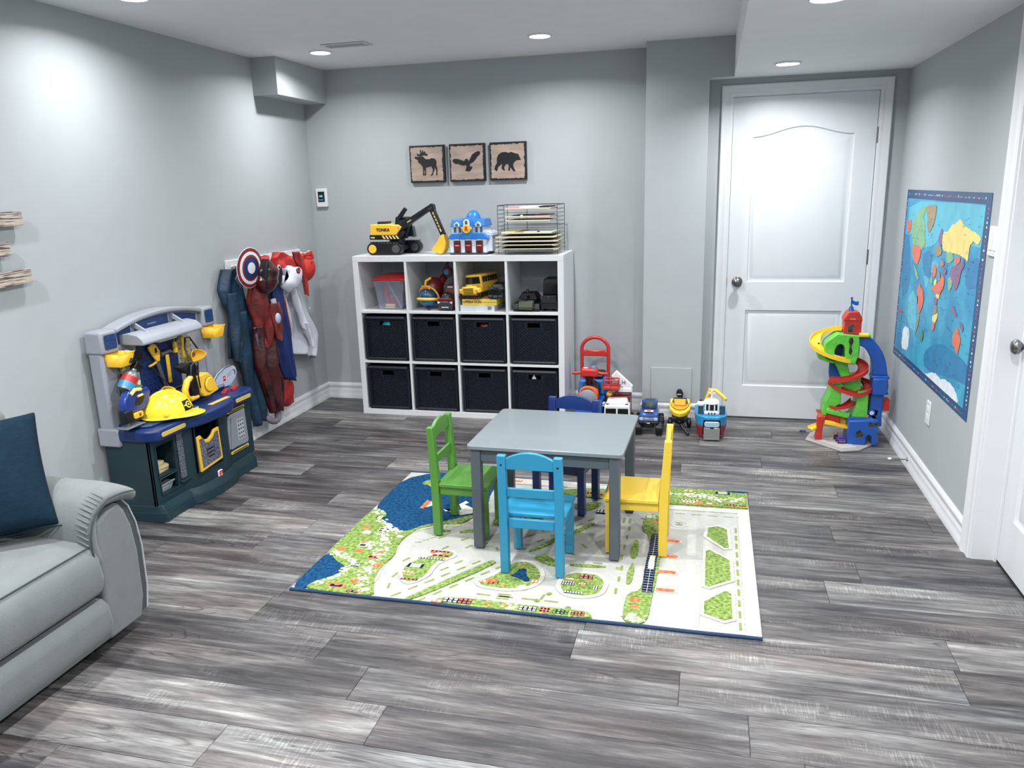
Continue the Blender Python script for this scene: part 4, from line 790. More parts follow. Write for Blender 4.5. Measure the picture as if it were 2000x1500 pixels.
for z, x0, x1, y0, lab in bd:
    t = thing('puzzle_board', lab+' puzzle board in the wire rack', 'puzzle', (-1.165, 5.17, TOP+z+.0012), 0, 'puzzle boards in the wire rack')
    ins = (x0 < -.18); ww = .19
    if ins: MB().prism([(max(x0, -W2+.005), y0), (min(x1, W2-.005), y0), (min(x1, W2-.005), .12), (max(x0, -W2+.005), .12)], 0, .005, 'z').prism([(x0-.005, -D2-.035), (x1-.02, -D2-.035), (x1+.008, -D2-.008), (x0-.01, -D2-.006)], 0, .009, 'z').build('tray', CR, t, bev=.001)
    else: MB().box(x0, x1, y0, .12, 0, .009).build('tray', CR, t, bev=.001)
    if 'yellow' in lab:
        for a, b_, m in ((x0+.004, x0+.09, PYE), (x0+.09, x0+.15, OLV), (x0+.15, x0+.25, WHITE), (x0+.25, x1-.004, MINT)): bx('print', m, t, a, b_, y0+.003, .1, .0092, .013, 0, smooth=False)
        bx('puzzle_piece', BLACK, t, .07, .085, y0+.001, y0+.03, .0092, .017)
    elif 'topmost' in lab:
        for a, b_, m in ((x0+.02, x0+.10, PINK), (x0+.10, x0+.21, WHITE), (x0+.23, x1-.01, INK)): bx('print', m, t, a, b_, y0+.003, .1, .0092, .018, 0, smooth=False)
    elif 'dark' in lab:
        bx('print', INK, t, x0+.05, x0+.2, y0+.01, .1, .0092, .014, 0, smooth=False); bx('print', DRED, t, x0+.2, x1-.01, y0+.01, .1, .0092, .018, 0, smooth=False); bx('clip', CREAM, t, -.045, -.03, y0-.003, y0+.02, -.004, .016)
    else: bx('dark_top', UND, t, x0+.02, min(x1, .16)-.01, -.12, .1, .0052 if ins else .0092, .0098, 0, smooth=False)
# ---- top row cubbies ----
FZ = CZ[2]+.0005
def clear_mat():
    m = bpy.data.materials.new('clear_frosted_plastic'); m.use_nodes = True; b = m.node_tree.nodes['Principled BSDF']
    b.inputs['Base Color'].default_value = lin((176, 180, 200)); b.inputs['Roughness'].default_value = .15; b.inputs['Alpha'].default_value = .2; b.inputs['IOR'].default_value = 1.45
    return m
CLR = clear_mat()
cx0 = SX+CX[0]
tub = thing('storage_tub', 'clear plastic tub with a red lid in the first upper cube', 'tub', (cx0+.199, SY+.17, FZ), 0)
W_, D_ = .085, .11; mb = MB()
def ringz(w_, d_, z): return [(-w_, -d_, z), (w_, -d_, z), (w_, d_, z), (-w_, d_, z)]
for k in (0, 1):
    i_ = .003*k; r0 = ringz(W_-i_, D_-i_, .002+i_); r1 = ringz(W_+.028-i_, D_+.02-i_, .215)
    mb.add(r0+r1, [(0, 1, 5, 4), (1, 2, 6, 5), (2, 3, 7, 6), (3, 0, 4, 7), (0, 1, 2, 3)])
mb.build('tub_body', CLR, tub, smooth=False)
MB().prism([(-W_-.03, .195), (W_+.03, .195), (W_+.03, .215), (-W_-.03, .215)], -D_-.024, -D_-.02, 'y').build('rim_band', CLR, tub, smooth=False)
def lidf(u, v):
    x = (2*u-1)*.126; y = (2*v-1)*.142; k = (1-(2*u-1)**4)*(1-(2*v-1)**4); return (x, y, .214+.026*k)
MB().grid(lidf, 14, 10).build('lid', RED, tub, solid=.012, bev=.002)
for nm_, lab_, m_, c_, r_, s_ in (('toy_arch', 'red curved toy piece inside the clear tub', RED, (-.045, -.03, .04), 0, 1),):
    o = MB().tube([(-.0+.05*cos(radians(a)), 0, .075+.075*sin(radians(a))) for a in range(90, 300, 20)], .014, 8).build(nm_, m_); o.location = (cx0+.205-.02, SY+.15, FZ+.02); tag(o, lab_, 'toy')
o = MB().box(-.008, .008, -.03, .03, 0, .2).build('toy_rail', GREY); o.location = (cx0+.26, SY+.13, FZ+.012); o.rotation_euler = (0, radians(-28), 0); tag(o, 'long grey toy rail leaning diagonally inside the clear tub', 'toy')
o = MB().ell((0, 0, 0), (.03, .025, .05), 16, 10).build('toy_animal', mat('tan_plastic', (176, 150, 116), .5)); o.location = (cx0+.25, SY+.2, FZ+.145); o.rotation_euler = (0, radians(-25), 0); tag(o, 'tan toy piece near the top of the clear tub', 'toy')
o = MB().box(-.03, .03, -.02, .03, 0, .05).build('toy_block', RED, bev=.004); o.location = (cx0+.19, SY+.16, FZ+.02); tag(o, 'red toy block low inside the clear tub', 'toy')
for k in range(2):
    o = MB().box(-.034, .034, -.012, .012, 0, .016 if k else .009).build('card_box', PYE, bev=.002); o.location = (cx0+.185+.002*k, SY+.088, FZ+.008+.013*k); tag(o, ('upper' if k else 'lower')+' small yellow box at the front of the clear tub', 'box')
# helicopter
h = thing('toy_helicopter', 'red and yellow toy helicopter with a blue bubble cockpit', 'toy', (SX+CX[1]+.115, SY+.13, FZ+.02), -8, scale=1.12)
MB().ell((0, -.02, .065), (.062, .07, .058), 24, 14).build('cockpit', mat('blue_bubble', (8, 70, 120), .08, coat=1), h); MB().ell((0, -.016, .04), (.066, .075, .04), 24, 10).build('belly', mat('belly_blue', (20, 90, 160), .3), h)
MB().tube([(.067*cos(radians(a)), -.016-.078*sin(radians(a)) if 0 < a < 180 else -.016, .045+.008*sin(radians(a))) for a in range(0, 181, 15)], .0085, 8).build('bumper_band', YEL, h)
MB().tube([(.066*cos(radians(a)), -.01-.03*sin(radians(a)), .05+.075*sin(radians(a))) for a in range(0, 181, 15)], .006, 8).build('cockpit_frame', YEL, h)
bx('roof_lamp', YEL, h, -.03, .03, -.055, -.03, .108, .13, .004); bx('lamp_lens', ORANGE, h, -.02, .02, -.057, -.054, .113, .125, .001)
MB().ell((.015, .04, .10), (.05, .07, .075), 18, 12).build('fuselage', DRED, h); MB().tube([(-.02, -.02, .125), (-.015, -.02, .155), (.01, .0, .172)], .008, 8).build('handle', YEL, h)
MB().tube([(.03, .06, .12), (.055, .11, .18), (.07, .15, .205)], [.03, .022, .018], 12).build('tail_boom', DRED, h)
MB().lathe([(.001, -.01), (.034, -.01), (.034, .01), (.001, .01)], 20, (.075, .10, .20), 'y').build('rotor_housing', DRED, h, bev=.002); MB().lathe([(.001, -.014), (.018, -.014), (.018, -.009)], 16, (.075, .10, .20), 'y').build('rotor_hub', LBLUE, h)
MB().prism([(.05, .22), (.08, .22), (.082, .26), (.066, .262)], .10, .112, 'y').build('tail_fin', DRED, h, bev=.002)
wheel('wheel', BLACK, CHROME, h, (.02, -.06, -.006), .012, .01)
for s in (-1, 1): wheel('wheel', BLACK, CHROME, h, (.05*s, .05, -.002), .016, .012)
# dark red toy car
c = thing('toy_car', 'dark red and grey toy racing car in the second upper cube', 'toy', (SX+CX[1]+.255, SY+.15, FZ), 0, scale=1.15)
MB().prism([(-.045, .012), (.045, .012), (.048, .05), (.04, .075), (-.04, .075), (-.048, .05)], -.10, .10, 'y').build('body', DRED, c, bev=.005)
MB().box(-.046, .046, -.105, -.09, .008, .055, .006).build('bumper', mat('gunmetal_plastic', (74, 80, 88), .3, coat=.3), c, bev=.004)
MB().ell((0, -.055, .075), (.037, .04, .034), 18, 10).build('canopy', mat('smoked_canopy', (50, 58, 66), .1, coat=1), c); MB().box(-.04, .04, 0, .08, .07, .14, .008, .01).build('cab', DRED, c, bev=.004)
for s in (-1, 1):
    MB().prism([(s*.028, .05), (s*.046, .058), (s*.044, .042)], -.108, -.104, 'y').build('headlight', WHITE, c, smooth=False)
    for y in (-.06, .06): wheel('wheel', BLACK, GREY, c, (s*.05, y, .02), .02, .016)
bx('number_plate', WHITE, c, -.022, .022, -.108, -.104, .02, .024, 0); marks('roof_lettering', 'TITO', WHITE, c, (0, .004, .128), (70, 0, 0), .014)
# boxes, bus, quad
bX = SX+CX[2]
g = thing('board_game', 'white cardboard box at the bottom of the third upper cube', 'box', (bX+.135, SY+.03, FZ), 0)
bx('carton', mat('white_card', (206, 212, 216), .6), g, -.125, .115, 0, .26, 0, .04, .001)
for k in range(9): bx('bar_code', INK, g, .068+k*.003, .0695+k*.003, -.0006, 0, .01, .034, 0, smooth=False)
g = thing('board_game', 'yellow board game box lettered OPERATION under the toy bus', 'box', (bX+.15, SY+.034, FZ+.0405), 0)
bx('carton', mat('yellow_card', (236, 206, 84), .5), g, -.125, .115, 0, .25, 0, .04, .001)
text('lettering', 'OPERATION', DRED, g, (-.055, -.0008, .022), (90, 0, 0), .023, .0006, bold=.0007); marks('small_print', 'the skill game for steady hands', mat('print_brown', (150, 110, 40), .5), g, (.055, -.0008, .02), (90, 0, 0), .006)
b = thing('toy_bus', 'yellow toy school bus on the board game boxes', 'toy', (bX+.10, SY+.10, FZ+.0865), rot=(radians(0), radians(-5), radians(-14)), scale=1.12)
MB().box(-.062, .062, -.01, .20, .03, .135, .008, .004).build('body', YEL, b, bev=.008); MB().box(-.052, .052, -.075, -.005, .02, .072, .006).build('hood', YEL, b, bev=.008)
for s in (-1, 1): MB().box(s*.058-.014, s*.058+.014, -.07, -.02, .03, .06, .003).build('fender', YEL, b, bev=.006); MB().ell((s*.056, -.07, .052), (.01, .006, .01), 12, 8).build('headlight', mat('lamp_amber', (250, 200, 90), .3), b)
MB().box(-.05, .05, -.0145, -.008, .082, .122, .004).build('windshield', DGLASS, b)
for k in range(4): bx('grille_bar', BLACK, b, -.034, .034, -.0775, -.0745, .029+k*.009, .0325+k*.009, 0, smooth=False)
bx('bumper', BLACK, b, -.07, .07, -.08, -.066, .006, .02, .003)
for s in (-1, 1):
    for k in range(6): bx('side_window', DGLASS, b, s*.0565-.003, s*.0565+.003, .01+k*.03, .033+k*.03, .086, .12, .001)
    for y in (-.045, .15): wheel('wheel', BLACK, CHROME, b, (s*.06, y, .019), .019, .014)
bx('roof_hatch', YEL, b, -.018, .018, -.07, -.045, .07, .078, .003)
DKV = mat('toy_black_gloss', (16, 20, 30), .25, coat=.4); SMOKE = mat('smoked_lamp', (90, 100, 112), .2)
q = thing('toy_truck', 'black toy armoured truck beside the bus in the third upper cube', 'toy', (bX+.262, SY+.12, FZ+.0815), 0)
MB().box(-.055, .055, -.10, .13, .008, .045, .004).build('chassis', DKV, q, bev=.004); MB().box(-.048, .048, -.06, .10, .045, .10, .014, .02).build('cab', DKV, q, bev=.005)
MB().prism([(-.05, .035), (.05, .035), (.03, .075), (-.03, .075)], -.105, -.05, 'y').build('hood', DKV, q, bev=.004)
for s in (-1, 1): MB().box(s*.034-.014, s*.034+.014, -.106, -.1, .018, .03).build('lamp', SMOKE, q, bev=.001); wheel('wheel', BLACK, DKV, q, (s*.048, .07, .0185), .018, .014); MB().prism([(s*.02, .06), (s*.055, .07), (s*.055, .082), (s*.02, .078)], -.09, -.07, 'y').build('horn', SMOKE, q)
bx('grille', SMOKE, q, -.014, .014, -.107, -.1, .014, .028, .001)
# tank and dark truck
aX = SX+CX[3]; ARM = mat('army_green', (38, 58, 44), .5, mottle=.3, ms=30); ARMD = mat('army_dark', (16, 24, 28), .5)
q = thing('toy_tank', 'dark green toy tank in the fourth upper cube', 'toy', (aX+.115, SY+.13, FZ), 0)
for s in (-1, 1):
    MB().prism([(-.10, .02), (-.085, .002), (.12, .002), (.14, .025), (.12, .052), (-.085, .052)], s*.072-.018, s*.072+.018, 'x').build('track', ARMD, q, bev=.003)
MB().box(-.056, .056, -.10, .13, .02, .072, .004, .01).build('hull', ARM, q, bev=.004); MB().prism([(-.105, .014), (-.112, .03), (-.1, .066), (-.07, .075), (-.07, .014)], -.05, .045, 'x').build('front_plate', mat('army_olive', (74, 92, 58), .5), q, bev=.003)
MB().box(-.07, .062, -.03, .12, .073, .115, .02, .03).build('turret', ARMD, q, bev=.005); MB().cyl((0, -.02, .092), (0, -.10, .095), .008, n=12).build('gun_barrel', ARMD, q); MB().cyl((-.018, .03, .113), (-.018, .03, .135), .012, .009, 12).build('hatch', ARM, q)
q = thing('army_truck', 'tall black toy truck at the right of the fourth upper cube', 'toy', (aX+.268, SY+.14, FZ), 0)
MB().box(-.055, .055, -.10, .12, .02, .07).build('chassis', ARMD, q, bev=.004); MB().box(-.052, .052, -.05, .12, .07, .21, .004, .01).build('box_body', ARMD, q, bev=.006); MB().box(-.044, .044, -.062, -.045, .11, .18).build('windshield', DGLASS, q, bev=.002)
MB().box(-.05, .05, -.11, -.05, .06, .105, .004, .004).build('hood', ARMD, q, bev=.004); MB().tube([(-.05, -.112, .05), (-.05, -.112, .105), (.05, -.112, .105), (.05, -.112, .05)], .003, 6).build('bull_bar', mat('dark_chrome', (90, 100, 110), .3, metal=.7), q); MB().box(-.006, .006, -.114, -.108, .095, .106).build('emblem', CHROME, q)
for s in (-1, 1):
    for y in (-.06, .07): wheel('wheel', BLACK, ARMD, q, (s*.05, y, .024), .024, .018)
# ---------------- toy workbench ----------------
BD = mat('bench_slate_plastic', (28, 60, 80), .5, bump=.12, bs=140); BG = mat('bench_grey_plastic', (158, 164, 174), .5, bump=.1, bs=120, mottle=.06); BB = mat('bench_blue_plastic', (8, 46, 120), .38, bump=.08, bs=50)
DIAM = mat('diamond_plate_print', (132, 138, 152), .35, col2=(84, 90, 106), ms=120, thr=(.45, .55), bump=.3, bs=120); DIAB = mat('blue_diamond_plate', (14, 58, 130), .35, bump=.5, bs=110); STK = mat('sticker_gold', (214, 186, 84), .4)
wb = thing('toy_workbench', 'grey, blue and slate plastic toy workbench against the left wall', 'workbench', (-2.845, 3.03, 0))
# local: x from wall into the room, y along the wall, z up
def fx(y):   # front depth of the cabinet at local y (before flare)
    c = (y-.43)/.19
    return .262+.045*max(0, 1-c*c)**.5 if abs(c) < 1 else .262
def plan(off, z=None, y0=0., y1=.865):
    P = [(.015, y0), (.11, y0-.005*(off > 0)), (.262+off-.02, y0+.0), (.27+off, y0+.02)]
    for y in [.06+.02*i for i in range(38)]:
        if y < y1-.05: P.append((fx(y)+off, y))
    P += [(.262+off, y1-.04), (.24+off, y1-.005), (.10, y1), (.015, y1)]; return P
# cabinet body with real recesses: front wall pieces + inner boxes
def outline_band(z0, z1, o0, o1, name='cabinet'):
    A, B = plan(o0), plan(o1); n = len(A)
    mb = MB(); mb.add([(x, y, z0) for x, y in A]+[(x, y, z1) for x, y in B], [(i, (i+1) % n, n+(i+1) % n, n+i) for i in range(n)]+[tuple(range(n-1, -1, -1)), tuple(range(n, 2*n))])
    return mb.build(name, BD, wb, bev=.002)
outline_band(0.001, .05, .035, .03, 'plinth'); outline_band(.05, .085, .028, .012, 'plinth_step')
def front(y0, y1, z0, z1, d=.012, name='cabinet_front'):
    n = max(1, int((y1-y0)/.02)); ys = [y0+(y1-y0)*i/n for i in range(n+1)]
    P = [(fx(y), y) for y in ys]+[(fx(y)-d, y) for y in ys[::-1]]
    return MB().prism(P, z0, z1, 'z').build(name, BD, wb)
ZB, ZT = .083, .412
openings = [(.045, .168, .222, .372), (.05, .17, .128, .205), (.288, .488, .15, .40)]
front(.0, .045, ZB, ZT); front(.17, .288, ZB, ZT); front(.488, .85, ZB, ZT)
front(.045, .17, ZB, .128); front(.045, .17, .205, .222); front(.045, .17, .372, ZT)
front(.288, .488, ZB, .15); front(.288, .488, .40, ZT)
MB().box(.015, .262, 0, .012, ZB, ZT).box(.015, .262, .853, .865, ZB, ZT).box(.012, .024, .012, .853, ZB, ZT).box(.024, .25, .18, .19, ZB, ZT).box(.024, .25, .50, .51, ZB, ZT).box(.024, .25, .012, .18, .114, .126).box(.024, .25, .012, .18, .208, .22).box(.024, .25, .012, .18, .374, .386).box(.024, .28, .19, .50, .135, .148).build('carcass', BD, wb, bev=.002)
for y0, y1, z0, z1 in openings: MB().tube([(fx((y0+y1)/2)+.003, y0-.004, z0-.004), (fx((y0+y1)/2)+.003, y1+.004, z0-.004), (fx((y0+y1)/2)+.003, y1+.004, z1+.004), (fx((y0+y1)/2)+.003, y0-.004, z1+.004)], .004, 6, closed=True).build('opening_rim', BD, wb)
# counter
CP = [(.02, -.012), (.24, -.014), (.285, -.004), (.318, .03)]+[(fx(.05+.02*i)+.055, .05+.02*i) for i in range(38)]+[(.312, .83), (.285, .868), (.24, .878), (.02, .876)]
MB().prism(CP, .412, .472, 'z').build('counter', BB, wb, bev=.012, seg=3)
MB().prism([(.06, .03), (.20, .02), (.255, .05), (.265, .20), (.22, .225), (.06, .225)], .471, .486, 'z').build('counter_tray', BB, wb, bev=.006, disp=(.006, .03))
bx('back_shelf', BB, wb, .05, .16, .05, .80, .471, .505, .008); bx('shelf_lip', BG, wb, .155, .168, .10, .78, .49, .515, .004); MB().prism([(.05, .50), (.13, .50), (.10, .545), (.05, .56)], .22, .70, 'y').build('tool_ledge', NAVY, wb, bev=.004)
bx('ruler_sticker', CREAM, wb, .118, .124, .40, .56, .515, .528, .001)
for y0, y1 in ((.035, .215), (.655, .80)):
    P = [(y, .442+.001) for y in ()]; x = fx((y0+y1)/2)+.0555
    MB().prism(rrect(y0, y1, .431, .453, .0105, 5), x, x+.0025, 'x').build('counter_sticker', STK, wb, bev=.0005)
bx('gold_strip', STK, wb, .27, .30, .47, .64, .4715, .4735, .001, smooth=False); bx('vise_block', BB, wb, .235, .30, .275, .36, .471, .50, .004, ); bx('vise_sticker', mat('pale_gold', (206, 206, 170), .4), wb, .2995, .302, .28, .355, .476, .497, .001)
# front decorations
x = fx(.215)+.001; bx('diamond_strip', DIAM, wb, x, x+.004, .198, .25, .155, .395, .001)
FYM = YEL; fr_ = [(.292, .345), (.325, .35), (.345, .318), (.385, .312), (.415, .325), (.44, .348), (.482, .35), (.49, .17), (.298, .155)]
xx = fx(.39)+.002; MB().prism([(a, b_) for a, b_ in fr_], xx-.008, xx+.006, 'x').build('bin_frame', FYM, wb, bev=.004)
MB().prism([(.308, .33), (.34, .332), (.352, .302), (.385, .295), (.42, .308), (.445, .332), (.468, .332), (.474, .186), (.314, .173)], xx+.0062, xx+.0075, 'x').build('bin_panel', DIAM, wb, smooth=False)
for k in range(3): bx('vent_slot', BLACK, wb, xx+.007, xx+.0085, .37, .415, .215+.02*k, .222+.02*k, 0, smooth=False)
for y in (.363, .423): MB().box(xx+.007, xx+.0085, y-.002, y+.002, .225, .265).build('vent_slot', BLACK, wb, smooth=False)
x = .264; pnl = MB().prism([(.60, .17), (.625, .355), (.66, .362), (.79, .365), (.80, .175), (.79, .16)], x, x+.012, 'x').build('locker_door', GREY, wb, bev=.004)
pp_ = MB().box(x+.012, x+.0135, .70, .765, .20, .32).build('perforated_plate', mat('plate_light', (182, 188, 196), .4), pnl, smooth=False)
hb = MB()
for i in range(3):
    for k in range(5): hb.cyl((x+.0133, .714+.02*i, .212+.024*k), (x+.0143, .714+.02*i, .212+.024*k), .0052, n=8)
hb.build('plate_holes', BLACK, pnl, smooth=False); MB().prism([(.62, .17), (.655, .17), (.645, .345)], x+.012, x+.018, 'x').build('bevel_face', GREY, pnl)
for z in (.378, .142): bx('gold_bar', STK, wb, x-.002, x+.008, .63, .80, z-.009, z+.009, .003); bx('slot', BLACK, wb, x+.008, x+.009, .645, .785, z-.0025, z+.0025, 0, smooth=False)
MB().prism(rrect(.43, .466, .078, .116, .006, 4), fx(.44)+.002, fx(.44)+.012, 'x').build('logo_badge', WHITE, wb, bev=.002); lb = MB().prism(rrect(.433, .463, .081, .113, .005, 4), fx(.44)+.0122, fx(.44)+.0132, 'x').build('logo_red', RED, wb)
MB().prism([(.438, .088), (.458, .088), (.458, .092), (.438, .092)], fx(.44)+.0133, fx(.44)+.0138, 'x').prism([(.441, .098), (.448, .106), (.455, .098), (.448, .101)], fx(.44)+.0133, fx(.44)+.0138, 'x').build('logo_mark', WHITE, wb, smooth=False)
# back board
bb = MB().box(.01, .075, .075, .775, .40, .86).build('back_board', BG, wb, bev=.01)
for y0, y1 in ((-.012, .078), (.772, .838)): MB().box(.01, .088, y0, y1, .39, .85).build('side_post', BG, wb, bev=.014, seg=3)
for y0, y1 in ((-.02, .095), (.752, .86)):
    c_ = MB().box(.004, .105, y0, y1, .838, .945, .004, .004).build('corner_box', BG, wb, bev=.012, seg=3); MB().prism(rrect(y0+.02, y1-.018, .858, .928, .008, 3), .1055, .107, 'x').build('blue_plate', DIAB, c_, smooth=False)
MB().box(.0, .118, -.018, .092, .384, .475).build('post_foot', BG, wb, bev=.008)
def crown(y): return .945+.045*(1-((y-.424)/.33)**2)
ys = [.094+.66*i/16 for i in range(17)]
cr = MB().prism([(y, crown(y)) for y in ys]+[(y, crown(y)-.024) for y in ys[::-1]], .01, .10, 'x').build('crown_rail', BG, wb, bev=.008, seg=3)
MB().prism([(y, crown(y)-.02) for y in ys]+[(.754, .85), (.094, .85)], .02, .072, 'x').build('crown_panel', BG, wb, bev=.004)
for a, b_ in ((.115, .215), (.245, .50), (.54, .73)):
    q_ = [a+(b_-a)*i/8 for i in range(9)]; MB().prism([(y, crown(y)-.034) for y in q_]+[(b_, .862), (a, .862)], .0725, .0745, 'x').build('blue_plate', DIAB, wb, smooth=False)
marks('crown_lettering', 'WORKSHOP', GREY, wb, (.0748, .375, .925), (90, 0, 90), .014)
for y in (.232, .52): MB().prism([(.072, .95), (.085, .955), (.17, .905), (.165, .893), (.072, .93)], y-.006, y+.006, 'y').build('hood_bracket', BG, wb, bev=.003)
MB().prism([(.07, .905), (.12, .915), (.175, .905), (.20, .885), (.21, .865), (.205, .855), (.07, .855)], .135, .60, 'y').build('lamp_hood', BG, wb, bev=.008, seg=3)
bx('lamp_bar', WHITE, wb, .12, .165, .30, .44, .838, .8555, .004)
MB().prism(rrect(.235, .545, .56, .855, .012, 3), .0755, .0815, 'x').build('blue_pegboard', BB, wb, bev=.002)
hl = MB()
for i in range(9):
    for k in range(9): hl.cyl((.0812, .26+.033*i, .585+.031*k), (.0822, .26+.033*i, .585+.031*k), .004, n=6)
tag(hl.build('peg_holes', BLACK, wb, smooth=False), kind='stuff')
PG2 = mat('pegplate_tan', (176, 176, 140), .5)
for pts in ([(.535, .80), (.555, .825), (.62, .83), (.655, .79), (.655, .66), (.53, .66)], [(.09, .79), (.11, .82), (.165, .82), (.20, .78), (.19, .735), (.10, .73)]):
    o = MB().prism(pts, .0757, .0825, 'x').build('peg_plate', PG2, wb, bev=.001); h2 = MB(); ya, yb = min(p[0] for p in pts), max(p[0] for p in pts)
    for i in range(4):
        for k in range(5): h2.cyl((.0823, ya+.02+(yb-ya-.03)*i/3, .675+.027*k if ya > .3 else .745+.015*k), (.0835, ya+.02+(yb-ya-.03)*i/3, .675+.027*k if ya > .3 else .745+.015*k), .0035, n=6)
    h2.build('plate_holes', BLACK, o, smooth=False)
for z in (.70, .60): bx('notch', BD, wb, .0752, .0765, .10, .15, z-.02, z+.02, .001, smooth=False)
WX, WY = -2.845, 3.03
def W(x, y, z): return (WX+x, WY+y, z)
# yellow hanging bins (lift off)
for y, lab in ((.0, 'left yellow parts bin hanging on the workbench post'), (.74, 'right yellow parts bin hanging on the workbench post')):
    t = thing('parts_bin', lab, 'bin', W(.0895 if y < .3 else .0895, y, .775), 0, 'yellow parts bins on the workbench'); w_, d_, h_ = .105, .085, .062; mb = MB()
    for i_, up in ((0, 1),):
        lo = [(0, .014, 0), (d_-.012, .014, 0), (d_-.012, w_-.014, 0), (0, w_-.014, 0)]; hi = [(0, 0, h_), (d_, 0, h_), (d_, w_, h_), (0, w_, h_)]
        mb.add(lo+hi, [(0, 1, 5, 4), (1, 2, 6, 5), (2, 3, 7, 6), (3, 0, 4, 7), (3, 2, 1, 0)])
    mb.build('bin_shell', YEL, t, solid=.003, off=-1); MB().tube([(d_, 0, h_), (d_, w_, h_)], .003, 6).build('rim', YEL, t)
# hammer
t = thing('toy_hammer', 'toy hammer with grey head and yellow handle on the pegboard', 'tool', W(.10, .423, .60))
MB().box(-.005, .005, -.012, .012, 0, .15).build('handle', YEL, t, bev=.004); MB().tube([(0, -.05, .16), (0, -.02, .163), (0, .02, .166), (0, .05, .152)], [.014, .01, .012, .004], 10).build('hammer_head', mat('tool_grey', (112, 122, 132), .35, metal=.3), t)
t = thing('toy_saw', 'toy hand saw with yellow handle and dark grey blade', 'tool', W(.098, .30, .70))
MB().prism([(.04, .03), (.0, .09), (-.01, .115), (.018, .128), (.045, .12), (.072, .08), (.062, .03)], -.006, .006, 'x').build('handle', YEL, t, bev=.003); MB().prism([(.032, .075), (.048, .08), (.044, .105), (.03, .1)], .0061, .0075, 'x').build('grip_hole', BLACK, t); MB().prism([(.03, .035), (.06, .03), (.095, -.10), (.075, -.105)], -.0015, .0015, 'x').build('blade', mat('tool_grey', '0'), t)
MB().tube([(.006, -.025, .02), (.006, .0, .022), (.006, .03, .03)], .006, 8).build('peg', YEL, t)
for y, z, lab, L_ in ((.49, .745, 'short toy screwdriver with thick yellow handle', .06), (.552, .735, 'long slim toy wrench with yellow handle', .085)):
    t = thing('toy_screwdriver' if L_ < .07 else 'toy_wrench', lab, 'tool', W(.102, y, z)); MB().lathe([(.001, 0), (.012, .004), (.0135, .02), (.0135, L_-.015), (.008, L_), (.001, L_+.002)] if L_ < .07 else [(.001, -.03), (.008, -.026), (.009, L_), (.001, L_+.004)], 14).build('handle', YEL, t); MB().cyl((0, 0, L_-.002), (0, 0, L_+.022), .004, n=8).build('shaft', CHROME, t)
# goggles: yellow moulded cups with black straps, two pairs
def goggles(loc, rz, lab, s=1, strap=None):
    t = thing('toy_goggles', lab, 'goggles', loc, rz, 'yellow toy safety goggles'); mb = MB()
    def cup(u, v):
        a = 2*pi*u; r = .6+.4*v; return (.035*v*s+.012*cos(2*a)*v, .062*cos(a)*r*s, .032*sin(a)*r*s-.004*abs(cos(a)))
    mb.grid(cup, 24, 5, cu=True); mb.add([cup(i/24, 0) for i in range(24)], [tuple(range(24))]); mb.build('frame', YEL, t, solid=.003); MB().ell((.004, 0, 0), (.004, .028*s, .014*s), 14, 8).build('lens', mat('goggle_lens', (120, 80, 40), .15, coat=.5), t)
    if strap: MB().tube(strap, .0045, 6).build('strap', BLACK, t)
    return t
goggles(W(.115, .60, .71), 0, 'yellow toy goggles hanging by a black strap on the right peg plate', 1.05, [(.02, -.055, 0), (.0, -.05, .05), (-.012, -.02, .10), (0, 0, .1), (.0, .03, .06), (.02, .055, .0)])
goggles(W(.14, .30, .585), 0, 'yellow toy goggles with a brown lens lying on the ledge behind the hard hat', .85, [(.02, .05, .0), (-.02, .045, .05), (-.045, .015, .11), (-.05, -.01, .14)])
# spray bottle + can
t = thing('spray_bottle', 'black-headed silver spray bottle with red and blue label', 'bottle', rot=(radians(-38), radians(8), 0), loc=W(.15, .03, .66))
MB().lathe([(.001, 0), (.036, .002), (.038, .01), (.038, .075), (.026, .095), (.014, .105), (.014, .115), (.001, .115)], 22).build('bottle_body', SILV, t); MB().lathe([(.0385, .012), (.0385, .04)], 22).build('label_blue', LBLUE, t); MB().lathe([(.0385, .041), (.0385, .072)], 22).build('label_red', RED, t)
MB().box(-.014, .014, -.018, .035, .112, .15).prism([(-.02, .135), (-.05, .125), (-.052, .15), (-.02, .155)], -.01, .01, 'x').prism([(-.02, .11), (-.03, .09), (-.024, .088), (-.01, .112)], -.004, .004, 'x').build('trigger_head', BLACK, t, bev=.004)
t = thing('toy_can', 'green toy can with white cap behind the drill', 'can', rot=(radians(-12), 0, 0), loc=W(.125, .12, .585)); MB().lathe([(.001, 0), (.03, 0), (.032, .01), (.032, .075), (.001, .08)], 20).build('can_body', mat('lime_plastic', (110, 176, 60), .4), t); MB().lathe([(.001, .078), (.024, .078), (.024, .1), (.001, .102)], 20).build('cap', WHITE, t)
# black drill hanging over the left plate
t = thing('toy_drill', 'black toy drill hanging on the left peg plate', 'tool', rot=(radians(-25), 0, 0), loc=W(.125, .15, .77)); MB().box(-.014, .014, -.05, .04, .02, .055).box(-.012, .012, -.012, .022, -.055, .02).build('housing', BLACK, t, bev=.006); MB().cyl((0, -.07, .038), (0, -.05, .038), .008, .012).build('chuck', GREY, t)
